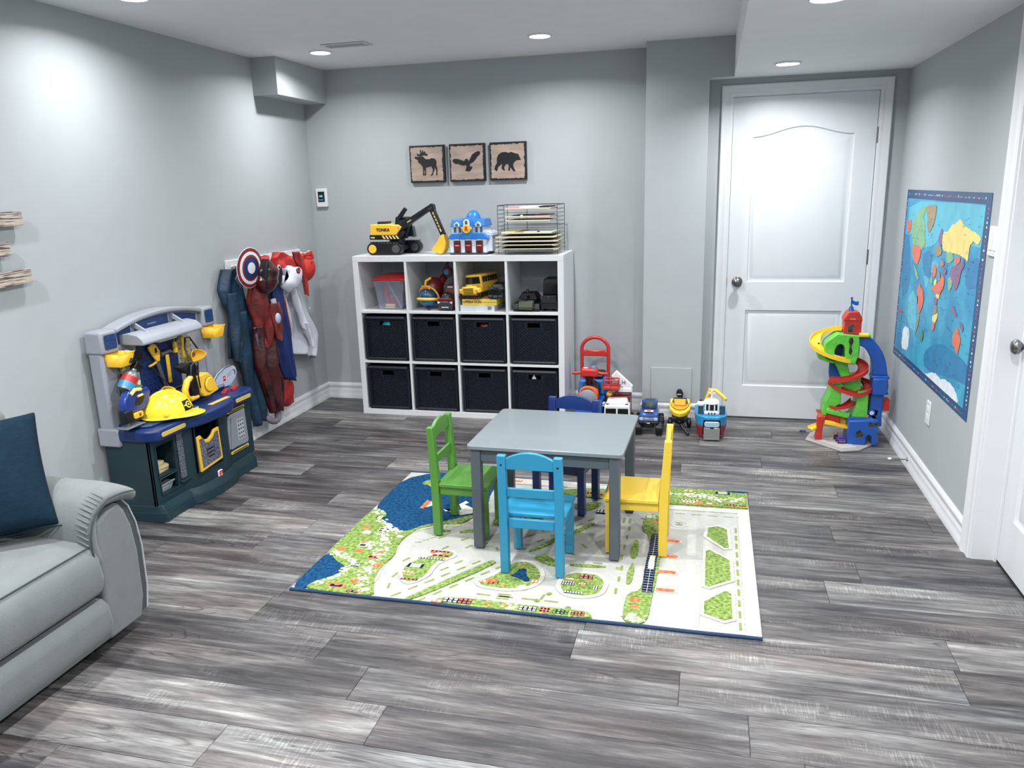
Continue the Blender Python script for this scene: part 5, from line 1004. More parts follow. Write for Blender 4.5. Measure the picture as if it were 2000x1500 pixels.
# blue toy drill on the tray
t = thing('toy_jigsaw', 'blue and yellow toy power saw standing on the left of the counter', 'tool', W(.175, .0, .4895), 0)
TB = mat('tool_blue', (18, 48, 150), .25, coat=.4)
P = [(-.035, .10), (-.03, .135), (.0, .165), (.04, .178), (.085, .165), (.135, .165), (.15, .14), (.13, .09), (.09, .062), (.02, .066), (-.03, .075)]
MB().prism(P, -.02, .022, 'x').build('housing', TB, t, bev=.008, seg=3); MB().prism([(.03, .10), (.045, .13), (.085, .14), (.10, .125), (.085, .1), (.06, .09)], .0222, .024, 'x').build('grip_opening', BLACK, t); MB().tube([(.023, .01, .155), (.024, .04, .172), (.023, .08, .165)], .009, 8).build('grip_stripe', mat('tool_cream', (240, 216, 120), .4), t); MB().tube([(.026, .05, .137), (.026, .085, .138)], .006, 8).build('trigger', mat('tool_cream', '0'), t)
MB().box(-.018, .024, -.04, .012, .022, .085).build('motor', BLACK, t, bev=.006); MB().prism(rrect(.012, .075, .033, .062, .010, 4), -.012, .026, 'x').build('battery', YEL, t, bev=.002); MB().box(.0262, .027, .045, .058, .04, .055).build('battery_mark', mat('mark_brown', (140, 96, 30), .5), t)
MB().box(-.025, .04, -.06, .065, .0005, .007).cyl((0, -.012, .007), (0, -.012, .03), .012, .008, 12).build('sole_plate', mat('clear_grey', (120, 132, 140), .25, coat=.3), t, bev=.002)
# hard hat
t = thing('hard_hat', 'glossy yellow toy hard hat resting on the counter edge', 'helmet', W(.235, .205, .4885), rot=(radians(0), radians(2), radians(-38)))
HY = mat('helmet_yellow', (246, 222, 40), .22, coat=.6)
MB().ell((0, 0, .01), (.088, .118, .118), 32, 14, z0=0).build('shell', HY, t)
for s_ in (-1, 0, 1): MB().tube([(s_*.03, -.112*cos(radians(a)), .012+.1185*sin(radians(a))*(1-.06*abs(s_))) for a in range(12, 169, 12)], .004, 6).build('ridge', HY, t)
def brim(u, v):
    a = 2*pi*u; ex = .012+.05*max(0, sin(a))**2; return ((.088+ex*v*.6)*cos(a), (.118+ex*v)*sin(a), .012-.012*v*max(0, sin(a))-.004*v)
MB().grid(brim, 40, 3, cu=True).build('brim', HY, t, solid=.004); MB().ell((.086, -.03, .03), (.008, .013, .013), 12, 8).build('strap_boss', HY, t)
def dec(u, v): 
    a = radians(18+40*u); b_ = radians(8+26*v); return (.0885*cos(b_)*cos(radians(90)-a+radians(0))*1.01, .1185*cos(b_)*sin(radians(90)-a)*1.01, .012+.119*sin(b_))
MB().grid(dec, 6, 5).build('badge', BLACK, t)
def dec2(r0, r1):
    def f(u, v):
        a = 2*pi*u; r = r0+(r1-r0)*v; x_, y_, z_ = dec(.5+r*cos(a), .5+r*1.2*sin(a)); return (x_*1.006, y_*1.006, z_)
    return f
MB().grid(dec2(.2, .3), 16, 1, cu=True).grid(dec2(.001, .1), 8, 1, cu=True).build('badge_emblem', HY, t); MB().grid(lambda u, v: tuple(c*k for c, k in zip(dec(.04+.16*u, .45+.14*v), (1.007, 1.007, 1))), 2, 1).grid(lambda u, v: tuple(c*k for c, k in zip(dec(.8+.16*u, .45+.14*v), (1.007, 1.007, 1))), 2, 1).build('badge_wings', HY, t)
# yellow chainsaw-like saw with black part
t = thing('toy_circular_saw', 'yellow and black toy circular saw right of the hard hat', 'tool', W(.215, .37, .5065), 0)
P = [(.10, .03), (.085, .125), (.17, .125), (.20, .10), (.245, .012), (.16, .0), (.12, .004)]
MB().prism(P, -.02, .035, 'x').build('housing', YEL, t, bev=.006); MB().lathe([(.001, .036), (.036, .036), (.04, .041), (.036, .046), (.001, .046)], 26, (0, .165, .062), 'x').build('guard_disc', YEL, t); MB().lathe([(.0405, .0365), (.0415, .0375), (.0415, .035)], 26, (0, .165, .062), 'x').build('disc_groove', BLACK, t)
MB().tube([(.01, .055, .125), (.01, .02, .11), (.01, -.005, .07), (.01, .0, .03), (.01, .03, .012), (.01, .09, .012)], [.014, .017, .017, .017, .015, .012], 10).build('handle', YEL, t)
MB().prism([(.055, .02), (.035, .10), (.06, .19), (.09, .20), (.11, .10), (.10, .02)], -.012, .02, 'x').build('motor', BLACK, t, bev=.006); MB().prism([(-.01, .19), (.06, .20), (.12, .185), (.16, .15), (.10, .13), (.04, .15)], -.05, .0, 'x').build('tool_belt', mat('black_cloth', (12, 15, 24), .9), t, bev=.01)
MB().tube([(.03, .10, .20), (.034, .085, .13), (.034, .09, .06)], .004, 6).build('cord', BLACK, t)
# small vacuum-like case
t = thing('brick_separator_case', 'flat white plastic case with a small red logo leaning at the right end', 'case', W(.13, .72, .474), 0)
P = [(0, .0)]+[(.0, .05), (.05, .088), (.12, .11), (.19, .112), (.225, .095), (.235, .06), (.215, .03), (.16, .0)]
o = MB().prism(P, 0, .014, 'x').build('shell', mat('case_lilac', (186, 194, 216), .35), t, bev=.004); MB().tube([(.0145, a, b_) for a, b_ in P[1:5]], .002, 5).build('edge_line', BLACK, t)
bx('logo_patch', RED, t, .0142, .0155, .092, .116, .038, .066, .001); text('logo_lettering', 'LEGO', WHITE, t, (.016, .104, .053), (90, 0, 90), .009); MB().tube([(.0148, .195, .085), (.0148, .212, .075), (.0148, .208, .055)], .003, 6).build('slot', BLACK, t)
for k in range(4): bx('groove', GREY, t, .014, .0148, .135+.013*k, .139+.013*k, .05+.004*k, .075+.004*k, 0, smooth=False)
rq = random.Random(9)
for k in range(6):
    y = .685+.03*k; o = MB().box(-.012, .012, -.012, .012, 0, .011).cyl((-.005, -.005, .011), (-.005, -.005, .015), .0035, n=8).cyl((.005, .005, .011), (.005, .005, .015), .0035, n=8).build('toy_brick', mat('brick_red', (190, 30, 40), .35), bev=.001)
    o.location = W(.225-.012*(k % 3), y, .4725); o.rotation_euler = (0, 0, rq.uniform(0, 1.5)); tag(o, 'small red studded toy brick, %s along the right end of the counter' % ('first', 'second', 'third', 'fourth', 'fifth', 'last')[k], 'brick', 'red toy bricks on the workbench')
# things in the left openings
WDT = mat('toy_track_wood', (206, 190, 142), .6)
for k, (y, z, L_) in enumerate(((.07, .2205, .10), (.075, .238, .09), (.07, .2555, .085), (.06, .273, .05))):
    o = MB().box(-.03, .03, 0, L_, 0, .016).box(-.008, .008, L_, L_+.012, .002, .014).build('track_piece', WDT, bev=.002); o.location = W(.205-.004*k, y-.01, z); o.rotation_euler = (0, 0, radians((4, -5, 7, -12)[k])); tag(o, ('lowest', 'second lowest', 'third', 'topmost short')[k]+' pale wooden train track piece in the upper bench opening', 'toy', 'wooden track pieces in the bench')
t = thing('grey_tray', 'small grey slatted tray in the lower bench opening', 'tray', W(.20, .06, .1265)); mb = MB()
mb.add([(-.03, .01, 0), (.04, .01, 0), (.04, .085, 0), (-.03, .085, 0), (-.04, 0, .04), (.052, 0, .04), (.052, .097, .04), (-.04, .097, .04)], [(0, 1, 5, 4), (1, 2, 6, 5), (2, 3, 7, 6), (3, 0, 4, 7), (3, 2, 1, 0)]); mb.build('tray_shell', GREY, t, solid=.003); MB().tube([(.053, -.003, .041), (.053, .1, .041)], .004, 6).build('tray_rim', GREY, t)
# ---------------- dress-up costumes on the left wall ----------------
CG = 1.35
rack = thing('coat_rack', 'white wall-mounted peg rail carrying the dress-up costumes', 'coat rack', (XL, 0, 0))
bx('rail', TRIM, rack, 0, .018, 4.22, 5.12, 1.09, 1.165, .003)
for i in range(8): MB().cyl((.018, 4.27+.115*i, 1.125), (.10, 4.27+.115*i, 1.14), .008, n=10).ell((.108, 4.27+.115*i, 1.141), (.013, .016, .016), 12, 8).build('peg', TRIM, rack)
def lerp_tab(tab, z):
    for (z0, a0, b0), (z1, a1, b1) in zip(tab, tab[1:]):
        if z1 <= z <= z0:
            t = (z0-z)/(z0-z1+1e-9); return a0+(a1-a0)*t, b0+(b1-b0)*t
    return tab[-1][1:]
def cloth(tab, xb, amp, folds, seed, name, m, parent, bulge=.05, nu=36, nv=44, th=.004, zfn=None):
    """hanging folded cloth; tab rows = (z, y left, y right) from top down; xb distance from wall"""
    r = random.Random(seed); ph = [r.uniform(0, 6) for _ in range(6)]; z0, z1 = tab[0][0], tab[-1][0]
    def f(u, v):
        z = z0+(z1-z0)*v; a, b_ = lerp_tab(tab, z)
        x = xb+bulge*sqrt(max(0, 1-(2*u-1)**2))+amp*(sin(folds*u*2*pi+ph[0]+1.8*sin(v*3+ph[1]))+.5*sin(folds*1.7*u*2*pi+ph[2]+v*4)+.35*sin(v*13+ph[3]+u*5))
        y = a+(b_-a)*(u+.018*sin(v*11+ph[4])); zz = z+(zfn(u)*v if zfn else 0)+.01*sin(u*7+ph[5])*v
        return (x, y, zz)
    return MB().grid(f, nu, nv).build(name, m, parent, solid=th)
CBLU = mat('suit_blue', (18, 58, 98), .55, mottle=.5, ms=9, bump=.5, bs=30); CRD2 = mat('satin_brick', (134, 34, 28), .28, mottle=.5, ms=12, coat=.35, bump=.5, bs=24); CRED = mat('satin_red', (176, 32, 28), .3, mottle=.4, ms=12, coat=.3, bump=.4, bs=20); CMAR = mat('satin_maroon', (96, 20, 26), .28, col2=(30, 12, 20), ms=16, thr=(.5, .62), coat=.3, bump=.5, bs=24)
CRB = mat('cape_blue', (16, 46, 130), .6, mottle=.3, ms=10); CNV = mat('cloth_navy', (10, 16, 40), .8); CWH = mat('coat_white', (214, 218, 230), .75, bump=.15, bs=40); CGY = mat('cloth_grey', (150, 140, 150), .9, mottle=.2, ms=30)
t = thing('costume', 'dark blue padded costume suit hanging leftmost behind the round shield', 'costume', (XL, 0, 0))
cloth([(1.12, 4.14, 4.28), (1.0, 4.085, 4.30), (.92, 4.09, 4.33), (.85, 4.13, 4.34), (.70, 4.11, 4.34), (.585, 4.08, 4.30)], .03, .010, 1.6, 1, 'torso', CBLU, t, .05)
cloth([(.86, 4.14, 4.34), (.6, 4.17, 4.36), (.40, 4.19, 4.37), (.25, 4.23, 4.38), (.12, 4.25, 4.38)], .05, .010, 1.4, 2, 'trousers', CBLU, t, .05); cloth([(.98, 4.10, 4.20), (.86, 4.10, 4.22), (.60, 4.09, 4.17), (.56, 4.09, 4.16)], .07, .006, .8, 3, 'sleeve', CBLU, t, .03)
MB().prism([(4.27, .70), (4.32, .73), (4.335, .66), (4.30, .60), (4.28, .65)], .125, .13, 'x').prism([(4.16, 1.06), (4.20, 1.10), (4.21, 1.0)], .10, .106, 'x').build('silver_patch', SILV, t)
t = thing('costume', 'glossy dark red muscle costume suit hanging second from left down to the baseboard', 'costume', (XL, 0, 0))
cloth([(1.0, 4.26, 4.40), (.93, 4.25, 4.43), (.80, 4.29, 4.47), (.70, 4.30, 4.47), (.60, 4.32, 4.46)], .10, .012, 1.2, 4, 'torso', CRD2, t, .06); cloth([(.82, 4.34, 4.51), (.66, 4.32, 4.53), (.46, 4.33, 4.55), (.36, 4.36, 4.58), (.28, 4.38, 4.54), (.16, 4.42, 4.50)], .08, .012, 1.5, 5, 'trousers', CMAR, t, .07)
cloth([(.75, 4.27, 4.37), (.5, 4.27, 4.38), (.38, 4.30, 4.40), (.18, 4.35, 4.43)], .11, .008, 1, 6, 'trouser_leg', CMAR, t, .04); cloth([(.88, 4.40, 4.49), (.80, 4.40, 4.51), (.74, 4.41, 4.49), (.64, 4.42, 4.50)], .17, .006, .8, 7, 'sleeve', CRD2, t, .03)
MB().ell((.195, 4.44, .78), (.012, .03, .035), 14, 8).build('emblem_patch', mat('patch_pale_blue', (170, 190, 220), .3), t); cloth([(.9, 4.44, 4.50), (.68, 4.48, 4.53)], .15, .004, 1, 17, 'lining', CWH, t, .01)
t = thing('grey_sock', 'grey sock dangling below the dark red costume at the baseboard', 'sock', (XL+.10, 4.42, .07)); MB().tube([(.0, .05, .10), (.005, .055, .06), (.01, .03, .02), (.01, -.03, .035), (.0, -.07, .06), (0, -.075, .09)], [.02, .024, .026, .026, .022, .018], 10).build('sock_body', CGY, t, sub=1)
t = thing('cape', 'royal blue cape hanging in long folds in the middle', 'costume', (XL, 0, 0)); cloth([(1.0, 4.50, 4.62), (.86, 4.50, 4.64), (.70, 4.51, 4.66), (.52, 4.53, 4.69), (.40, 4.57, 4.70), (.33, 4.60, 4.69)], .10, .014, 2.2, 8, 'cape_cloth', CRB, t, .05)
t = thing('costume', 'red and navy costume hanging between the blue cape and the white coat', 'costume', (XL, 0, 0)); cloth([(1.02, 4.58, 4.70), (.90, 4.60, 4.70), (.76, 4.62, 4.73), (.60, 4.65, 4.75)], .06, .010, 1.3, 9, 'jacket', CRED, t, .05); cloth([(.62, 4.65, 4.75), (.48, 4.64, 4.77), (.34, 4.56, 4.75)], .05, .008, 1.3, 10, 'waist', CNV, t, .05)
cloth([(.36, 4.55, 4.74), (.25, 4.53, 4.72), (.15, 4.60, 4.70)], .06, .010, 1.4, 11, 'boot_cover', CRED, t, .05)
t = thing('lab_coat', 'white costume coat with buttons hanging rightmost on the peg rail', 'coat', (XL, 0, 0))
cloth([(.98, 4.66, 4.86), (.90, 4.68, 4.94), (.80, 4.71, 5.02), (.70, 4.74, 5.08), (.58, 4.77, 5.14), (.47, 4.80, 5.14), (.42, 4.80, 5.11)], .04, .014, 2, 12, 'coat_body', CWH, t, .07, zfn=lambda u: .075-.13*u if u > .35 else .04)
cloth([(.93, 4.72, 4.79), (.80, 4.76, 4.84), (.68, 4.80, 4.89), (.63, 4.83, 4.91)], .13, .005, .9, 13, 'sleeve', CWH, t, .03); cloth([(.68, 4.83, 4.88), (.60, 4.86, 4.92), (.50, 4.90, 4.95)], .135, .005, .9, 14, 'sleeve_lining', CWH, t, .03)
for z, y in ((.75, 5.055), (.64, 5.085), (.53, 5.07)): MB().cyl((.082, y, z), (.087, y, z), .008, n=12).build('button', WHITE, t)
t = thing('green_scarf', 'small green cloth corner peeking out under the white coat', 'cloth', (XL+.06, 4.77, .43)); cloth([(.06, -.03, .03), (0, -.01, .03)], 0, .004, 1, 15, 'cloth_corner', mat('cloth_green', (20, 96, 84), .8), t, .01, 8, 6)
# round shield: plain rings
t = thing('round_shield', 'round toy shield with red, white and blue rings hanging at the left peg', 'shield', (XL+.165, 4.228, 1.121), rot=(0, radians(4), radians(-6)))
def ring(r0, r1, h, name, m): MB().lathe([(r0, h), (r1, h*.7), (r1, 0), (r0, 0)] if r0 > .01 else [(.001, h+.002), (r1, h), (r1, 0)], 40, ax='x').build(name, m, t)
SHR = mat('shield_red', (150, 26, 44), .3, coat=.3)
ring(.098, .119, .006, 'outer_ring', SHR); ring(.079, .098, .009, 'white_ring', WHITE); ring(.065, .079, .011, 'inner_ring', SHR); ring(.034, .065, .013, 'blue_ring', mat('shield_blue', (20, 54, 130), .3)); ring(.001, .034, .015, 'white_centre', WHITE)
MB().lathe([(.118, .004), (.122, .002), (.118, 0)], 40, ax='x').build('rim', WHITE, t)
t = thing('mask_hood', 'glossy dark red ribbed hood hanging right of the round shield', 'mask', (XL+.17, 4.375, 1.05), rot=(radians(-12), 0, 0))
def hood(u, v):
    a = pi*(.02+.96*v); th_ = 2*pi*u; r = 1+.07*sin(22*v)*(v < .62)*(1 if cos(th_) > -.3 else .3); return (.07*sin(a)*cos(th_)*r+.01, .095*sin(a)*sin(th_)*r-.03*(v-.5), .105*cos(a))
MB().grid(hood, 28, 20, cu=True).build('hood_shell', CMAR, t); MB().prism([(-.075, .07), (-.05, .11), (-.03, -.02), (-.055, -.08), (-.09, .0)], -.02, .06, 'x').build('dark_opening', CNV, t, bev=.008)
t = thing('black_mask', 'black fabric mask hanging over the blue cape', 'mask', (XL+.18, 4.49, 1.045)); MB().prism([(-.07, .03), (-.03, .05), (.02, .035), (.05, .06), (.062, .02), (.06, -.03), (.02, -.065), (-.04, -.06), (-.07, -.02)], -.03, .02, 'x').build('mask_cloth', CNV, t, bev=.01, sub=1)
t = thing('red_hood', 'red cloth hood draped along the pegs above the white cap', 'hood', (XL, 0, 0)); RC = mat('cloth_red', (200, 36, 26), .6, mottle=.2, ms=14)
cloth([(1.175, 4.43, 4.50), (1.13, 4.38, 4.58), (1.06, 4.42, 4.60)], .09, .012, 1.2, 21, 'left_fold', RC, t, .06); cloth([(1.18, 4.60, 4.66), (1.15, 4.57, 4.76), (1.08, 4.58, 4.82), (1.03, 4.60, 4.78)], .09, .012, 1.5, 22, 'right_fold', RC, t, .07); MB().cyl((.19, 4.515, 1.095), (.195, 4.515, 1.095), .017, n=16).build('badge', WHITE, t); MB().cyl((.195, 4.515, 1.095), (.197, 4.515, 1.095), .009, n=12).build('badge_mark', CNV, t)
t = thing('cloth_hat', 'white cloth hat with a small oval red emblem hanging above the coat', 'hat', (XL+.18, 4.665, 1.01), rot=(radians(28), 0, 0))
rw = random.Random(31); mb = MB().ell((0, 0, 0), (.06, .125, .075), 22, 14); mb.v = [Vector((v.x*(1+.16*sin(v.y*70+v.z*20)), v.y*(1+.07*sin(v.z*60)), v.z*(1+.14*sin(v.y*50+v.x*40))-.02*(v.y > .05))) for v in mb.v]; mb.build('crown', CWH, t, sub=1)
MB().ell((.05, .035, .03), (.012, .032, .02), 16, 8).build('emblem', mat('emblem_purple', (90, 30, 70), .5), t); MB().ell((.058, .035, .03), (.006, .02, .01), 12, 8).build('emblem_inner', RED, t); MB().prism([(-.14, .05), (-.10, .09), (-.06, .05), (-.05, .11), (.0, .06)], -.01, .03, 'x').build('folded_edge', CWH, t, bev=.006)
t = thing('baseball_cap', 'red baseball cap hanging at the right end of the peg rail', 'cap', (XL+.12, 4.945, 1.05)); CAPR = mat('cap_red', (206, 40, 28), .7, bump=.2, bs=60)
MB().ell((0, 0, 0), (.085, .095, .10), 26, 16).build('crown', CAPR, t); MB().grid(lambda u, v: (.03+.05*sin(pi*u), -.08+.15*u, .095+.03*v*sin(pi*u)-.01), 12, 4).build('brim_edge', CAPR, t, solid=.006)
MB().prism([(-.09, .095), (.085, .09), (.09, .05), (-.07, .055)], .02, .05, 'x').build('front_band', CAPR, t, bev=.01); MB().cyl((.08, -.02, .035), (.088, -.02, .036), .004, n=8).build('eyelet', DRED, t)
t = thing('red_scarf', 'dark red satin strap looped over the peg between hat and cap', 'scarf', (XL, 0, 0)); cloth([(1.17, 4.78, 4.83), (1.12, 4.79, 4.88), (1.02, 4.83, 4.92), (.93, 4.86, 4.92), (.87, 4.87, 4.90)], .15, .008, .8, 23, 'strap', CRED, t, .03)
# ---------------- toys on the floor by the back wall ----------------
CG = 1.25
TBLU = mat('train_blue', (16, 96, 190), .35)
t = thing('ride_on_train', 'blue ride-on toy train with a tall red push handle beside the shelf', 'ride-on toy', (-.74, 4.93, .001), 0)
MB().box(-.09, .09, -.10, .28, .09, .20).build('body', TBLU, t, bev=.015, seg=3); MB().box(-.105, .105, -.12, .30, .055, .095).build('running_board', TBLU, t, bev=.008); MB().box(-.095, .095, .05, .27, .20, .30, .01, .02).build('tank_top', TBLU, t, bev=.015); bx('seat', BLACK, t, -.07, .07, .10, .27, .30, .33, .015)
MB().cyl((0, -.12, .235), (0, .06, .25), .062, n=28).build('boiler', BLACK, t, bev=.008); MB().cyl((0, -.121, .235), (0, -.05, .238), .0635, n=28).build('boiler_band', ORANGE, t); MB().lathe([(.001, -.132), (.04, -.130), (.054, -.122), (.058, -.118)], 28, (0, 0, .235), 'y').build('smokebox_door', GREY, t, label='plain grey round smokebox door')
MB().lathe([(.025, .28), (.022, .325), (.03, .34), (.03, .35), (.001, .35)], 18, (0, -.04, 0)).build('funnel', BLACK, t)
MB().prism([(-.055, .35), (.055, .35), (.052, .40), (-.052, .402)], -.06, .02, 'y').build('steering_box', RED, t, bev=.01, seg=3); MB().prism([(-.04, .352), (.04, .352), (.02, .318), (-.02, .318)], -.05, .01, 'y').build('steering_neck', RED, t, bev=.004)
for s in (-1, 1): MB().tube([(s*.05, -.02, .372), (s*.08, -.02, .366), (s*.105, -.02, .366), (s*.115, -.02, .366)], [.009, .010, .011, .008], 10).build('handlebar', RED, t)
MB().ell((.022, 0, .402), (.016, .016, .01), 14, 8).build('button', LBLUE, t); MB().tube([(-.04, -.03, .404), (-.01, -.03, .404)], .003, 6).build('top_strip', WHITE, t)
bx('buffer_beam', ORANGE, t, -.095, .095, -.145, -.118, .075, .125, .006)
for s in (-1, 1): MB().lathe([(.001, -.168), (.018, -.165), (.018, -.16), (.01, -.155), (.01, -.14)], 16, (s*.06, 0, .1), 'y').build('buffer', BLACK, t)
for z in (.185, .17): bx('steps', WHITE, t, .092, .106, -.10, -.06, z, z+.006, .001)
for s in (-1, 1):
    for y in (-.06, .06, .18): wheel('wheel', BLUE, RED, t, (s*.098, y, .042), .042, .02)
ar = [(-.088, .22, .14), (-.09, .22, .47)]+[(-.092*cos(radians(a)), .22, .47+.088*sin(radians(a))) for a in range(15, 166, 15)]+[(.09, .22, .47), (.088, .22, .14)]
MB().tube(ar, .0125, 12).build('push_handle', RED, t); MB().box(-.082, .082, .212, .229, .43, .472).prism([(-.085, .43), (.085, .43), (.085, .46), (.06, .475), (0, .468), (-.06, .475), (-.085, .46)], .210, .231, 'y').build('handle_bridge', RED, t, bev=.006)
t = thing('toy_fire_truck', 'white-nosed red toy fire truck with a raised ladder basket', 'toy', (-.545, 4.74, .001), 3)
MB().box(-.082, .082, 0, .10, .045, .205, .004, .0).build('cab', WHITE, t, bev=.008); MB().box(-.07, .07, .02, .10, .205, .235, .01, .01).build('cab_roof', WHITE, t, bev=.006)
for s in (-1, 1): bx('windshield', DGLASS, t, s*.038-.033, s*.038+.033, -.003, .004, .13, .185, .003); MB().prism([(s*.07, .018), (s*.04, .045), (s*.034, .04), (s*.062, .01)], .205, .212, 'z').build('beacon', DRED, t, bev=.001); bx('front_lamp', YEL, t, s*.06-.012, s*.06+.012, -.004, .002, .075, .09, .002)
bx('grille', GREY, t, -.035, .035, -.004, .002, .06, .085, .002); MB().box(-.075, .078, .10, .36, .05, .24).build('truck_body', DRED, t, bev=.008); MB().box(-.06, .085, .12, .36, .24, .262, .01, .01).build('deck', DRED, t, bev=.006); MB().ell((-.055, .12, .245), (.02, .02, .02), 14, 10).build('yellow_lamp', YEL, t)
MB().prism([(.0, .262), (.09, .262), (.085, .29), (.015, .29)], .11, .19, 'y').build('turret_base', WHITE, t, bev=.004); ld_ = beam('ladder_boom', (.07, .29), (-.02, .375), .024, .024, .115, .155, WHITE, t); text('boom_mark', 'H', DRED, t, (.035, .112, .325), (90, 0, 0), .035)
bk = MB()
for z in (.31, .355): bk.tube([(-.09, .04, z), (.005, .04, z), (.005, .11, z), (-.09, .11, z)], .004, 6, closed=True)
for x in (-.09, -.04, .005):
    for y in (.04, .11): bk.tube([(x, y, .30), (x, y, .358)], .0035, 6)
bk.build('basket_rails', RED, t); bx('basket_floor', RED, t, -.093, .008, .037, .113, .296, .306, .003)
for s in (-1, 1):
    for y in (.06, .28): wheel('wheel', BLACK, GREY, t, (s*.078, y, .042), .042, .03)
t = thing('toy_pickup', 'blue toy monster pickup with oversized black wheels', 'toy', (-.352, 4.79, .001), 1)
PB_ = mat('pickup_blue', (16, 62, 150), .2, coat=.7); MB().box(-.058, .058, .0, .25, .09, .125, .002).build('lower_body', PB_, t, bev=.008, seg=3)
MB().prism([(.0, .122), (.012, .142), (.085, .155), (.10, .155), (.10, .122)], -.056, .056, 'x').build('hood', PB_, t, bev=.006); MB().prism([(.085, .15), (.125, .198), (.19, .198), (.20, .125), (.085, .125)], -.05, .05, 'x').build('cabin', PB_, t, bev=.008); MB().add([(-.044, .088, .157), (.044, .088, .157), (.038, .12, .1955), (-.038, .12, .1955)], [(0, 1, 2, 3)]).build('windshield', mat('glass_grey', (60, 80, 92), .05, coat=1), t, solid=.003, off=1)
bx('sunroof', mat('roof_teal', (20, 70, 100), .3), t, -.03, .03, .135, .17, .198, .2005, .001); bx('hood_stripe', WHITE, t, -.028, .028, .02, .055, .151, .1545, .001).rotation_euler = (radians(0), 0, 0); bx('hood_stripe', ORANGE, t, -.012, .012, .02, .055, .153, .1565, .001)
bx('grille', SILV, t, -.032, .032, -.004, .004, .098, .116, .002)
for k in range(3): bx('grille_slat', GREY, t, -.03, .03, -.0055, -.003, .101+.005*k, .103+.005*k, 0, smooth=False)
for s in (-1, 1): bx('headlight', mat('lamp_clear', (170, 196, 216), .1, coat=.6), t, s*.045-.012, s*.045+.012, -.003, .006, .10, .12, .003); bx('bed_side', CREAM if s > 0 else PB_, t, s*.052-.004, s*.052+.004, .20, .25, .12, .15, .002)
bx('bumper', BLACK, t, -.06, .06, -.01, .01, .08, .095, .004); marks('plate_lettering', '4X4', WHITE, t, (0, -.0115, .087), (90, 0, 0), .012); bx('chassis', BLACK, t, -.035, .035, .01, .24, .05, .09, .004)
for s in (-1, 1):
    for y in (.03, .205):
        w_ = wheel('wheel', BLACK, DGLASS, t, (s*.066, y, .045), .045, .042); tb = MB()
        for k in range(16): a = 2*pi*k/16; tb.at((s*.066, y+.0435*cos(a), .045+.0435*sin(a)), (math.degrees(a), 0, 0)).box(-.02, .02, -.002, .003, -.004, .004)
        tb.build('tread', BLACK, w_, smooth=False)
t = thing('toy_boat', 'yellow toy speedboat with a black outboard motor on a black trailer', 'toy', (-.165, 4.93, .001), 2)
hullp = [(-.062, .17), (.062, .17), (.068, .08), (.062, .03), (.035, -.012), (0, -.028), (-.035, -.012), (-.062, .03), (-.068, .08)]
h_ = MB().prism(hullp, .0, .034, 'z').build('hull', mat('boat_yellow', (240, 206, 50), .3, coat=.3), t, bev=.008, seg=3); h_.location = (0, 0, .10); h_.rotation_euler = (radians(14), 0, 0)
def onb(o): o.location = (0, 0, .10); o.rotation_euler = (radians(14), 0, 0); return o
onb(MB().prism([(x*.72, .07+(y-.07)*.74) for x, y in hullp], .0345, .0365, 'z').build('deck_well', mat('boat_amber', (226, 160, 30), .35), t)); onb(MB().box(-.035, .035, .06, .12, .036, .05).build('seat', mat('boat_amber', '0'), t, bev=.004))
onb(MB().tube([(x*.86, .07+(y-.07)*.88, .05) for x, y in hullp[2:]], .002, 6).build('rail', NAVY, t)); onb(MB().tube([(-.044, .09, .05), (-.04, .13, .055), (.04, .13, .055), (.046, .075, .05)], .005, 6).build('windscreen_frame', mat('rail_slate', (60, 66, 90), .5), t))
MB().tube([(0, .185, .12), (0, .188, .17), (-.004, .185, .20), (-.006, .18, .225)], [.014, .016, .024, .014], 14).build('outboard_motor', BLACK, t); marks('motor_lettering', 'MOTOR', WHITE, t, (-.006, .158, .20), (90, 0, 0), .01)
MB().box(-.05, .05, -.0, .16, .055, .085).prism([(-.03, .0), (.0, -.03), (.03, .0)], .05, .07, 'z').build('trailer_bed', BLACK, t, bev=.004); MB().tube([(.0, .0, .055), (.025, -.05, .03), (.055, -.10, .008)], [.009, .01, .008], 8).build('tow_bar', BLACK, t)
for s in (-1, 1): wheel('wheel', BLACK, BLACK, t, (s*.06, .08, .032), .032, .024)
t = thing('toy_ship', 'blue, red and white toy rescue ship with a clear bow ramp', 'toy', (.033, 4.79, .001), 3)
hp = lambda w, f, b_: [(-w, b_), (w, b_), (w*1.0, .05), (w*.82, .0+f), (w*.45, -.03+f), (-w*.45, -.03+f), (-w*.82, .0+f), (-w, .05)]
def hull(z0, z1, w0, w1, f0, f1, name, m):
    A, B = hp(w0, f0, .24), hp(w1, f1, .25); n = len(A); return MB().add([(x, y, z0) for x, y in A]+[(x, y, z1) for x, y in B], [(i, (i+1) % n, n+(i+1) % n, n+i) for i in range(n)]+[tuple(range(n-1, -1, -1)), tuple(range(n, 2*n))]).build(name, m, t, bev=.006, seg=3)
hull(.005, .085, .075, .095, .02, .0, 'lower_hull', mat('ship_red', (176, 26, 32), .35)); hull(.085, .140, .093, .093, .002, .0, 'upper_hull', LBLUE); hull(.14, .147, .096, .096, -.002, -.002, 'deck_rim', LBLUE)
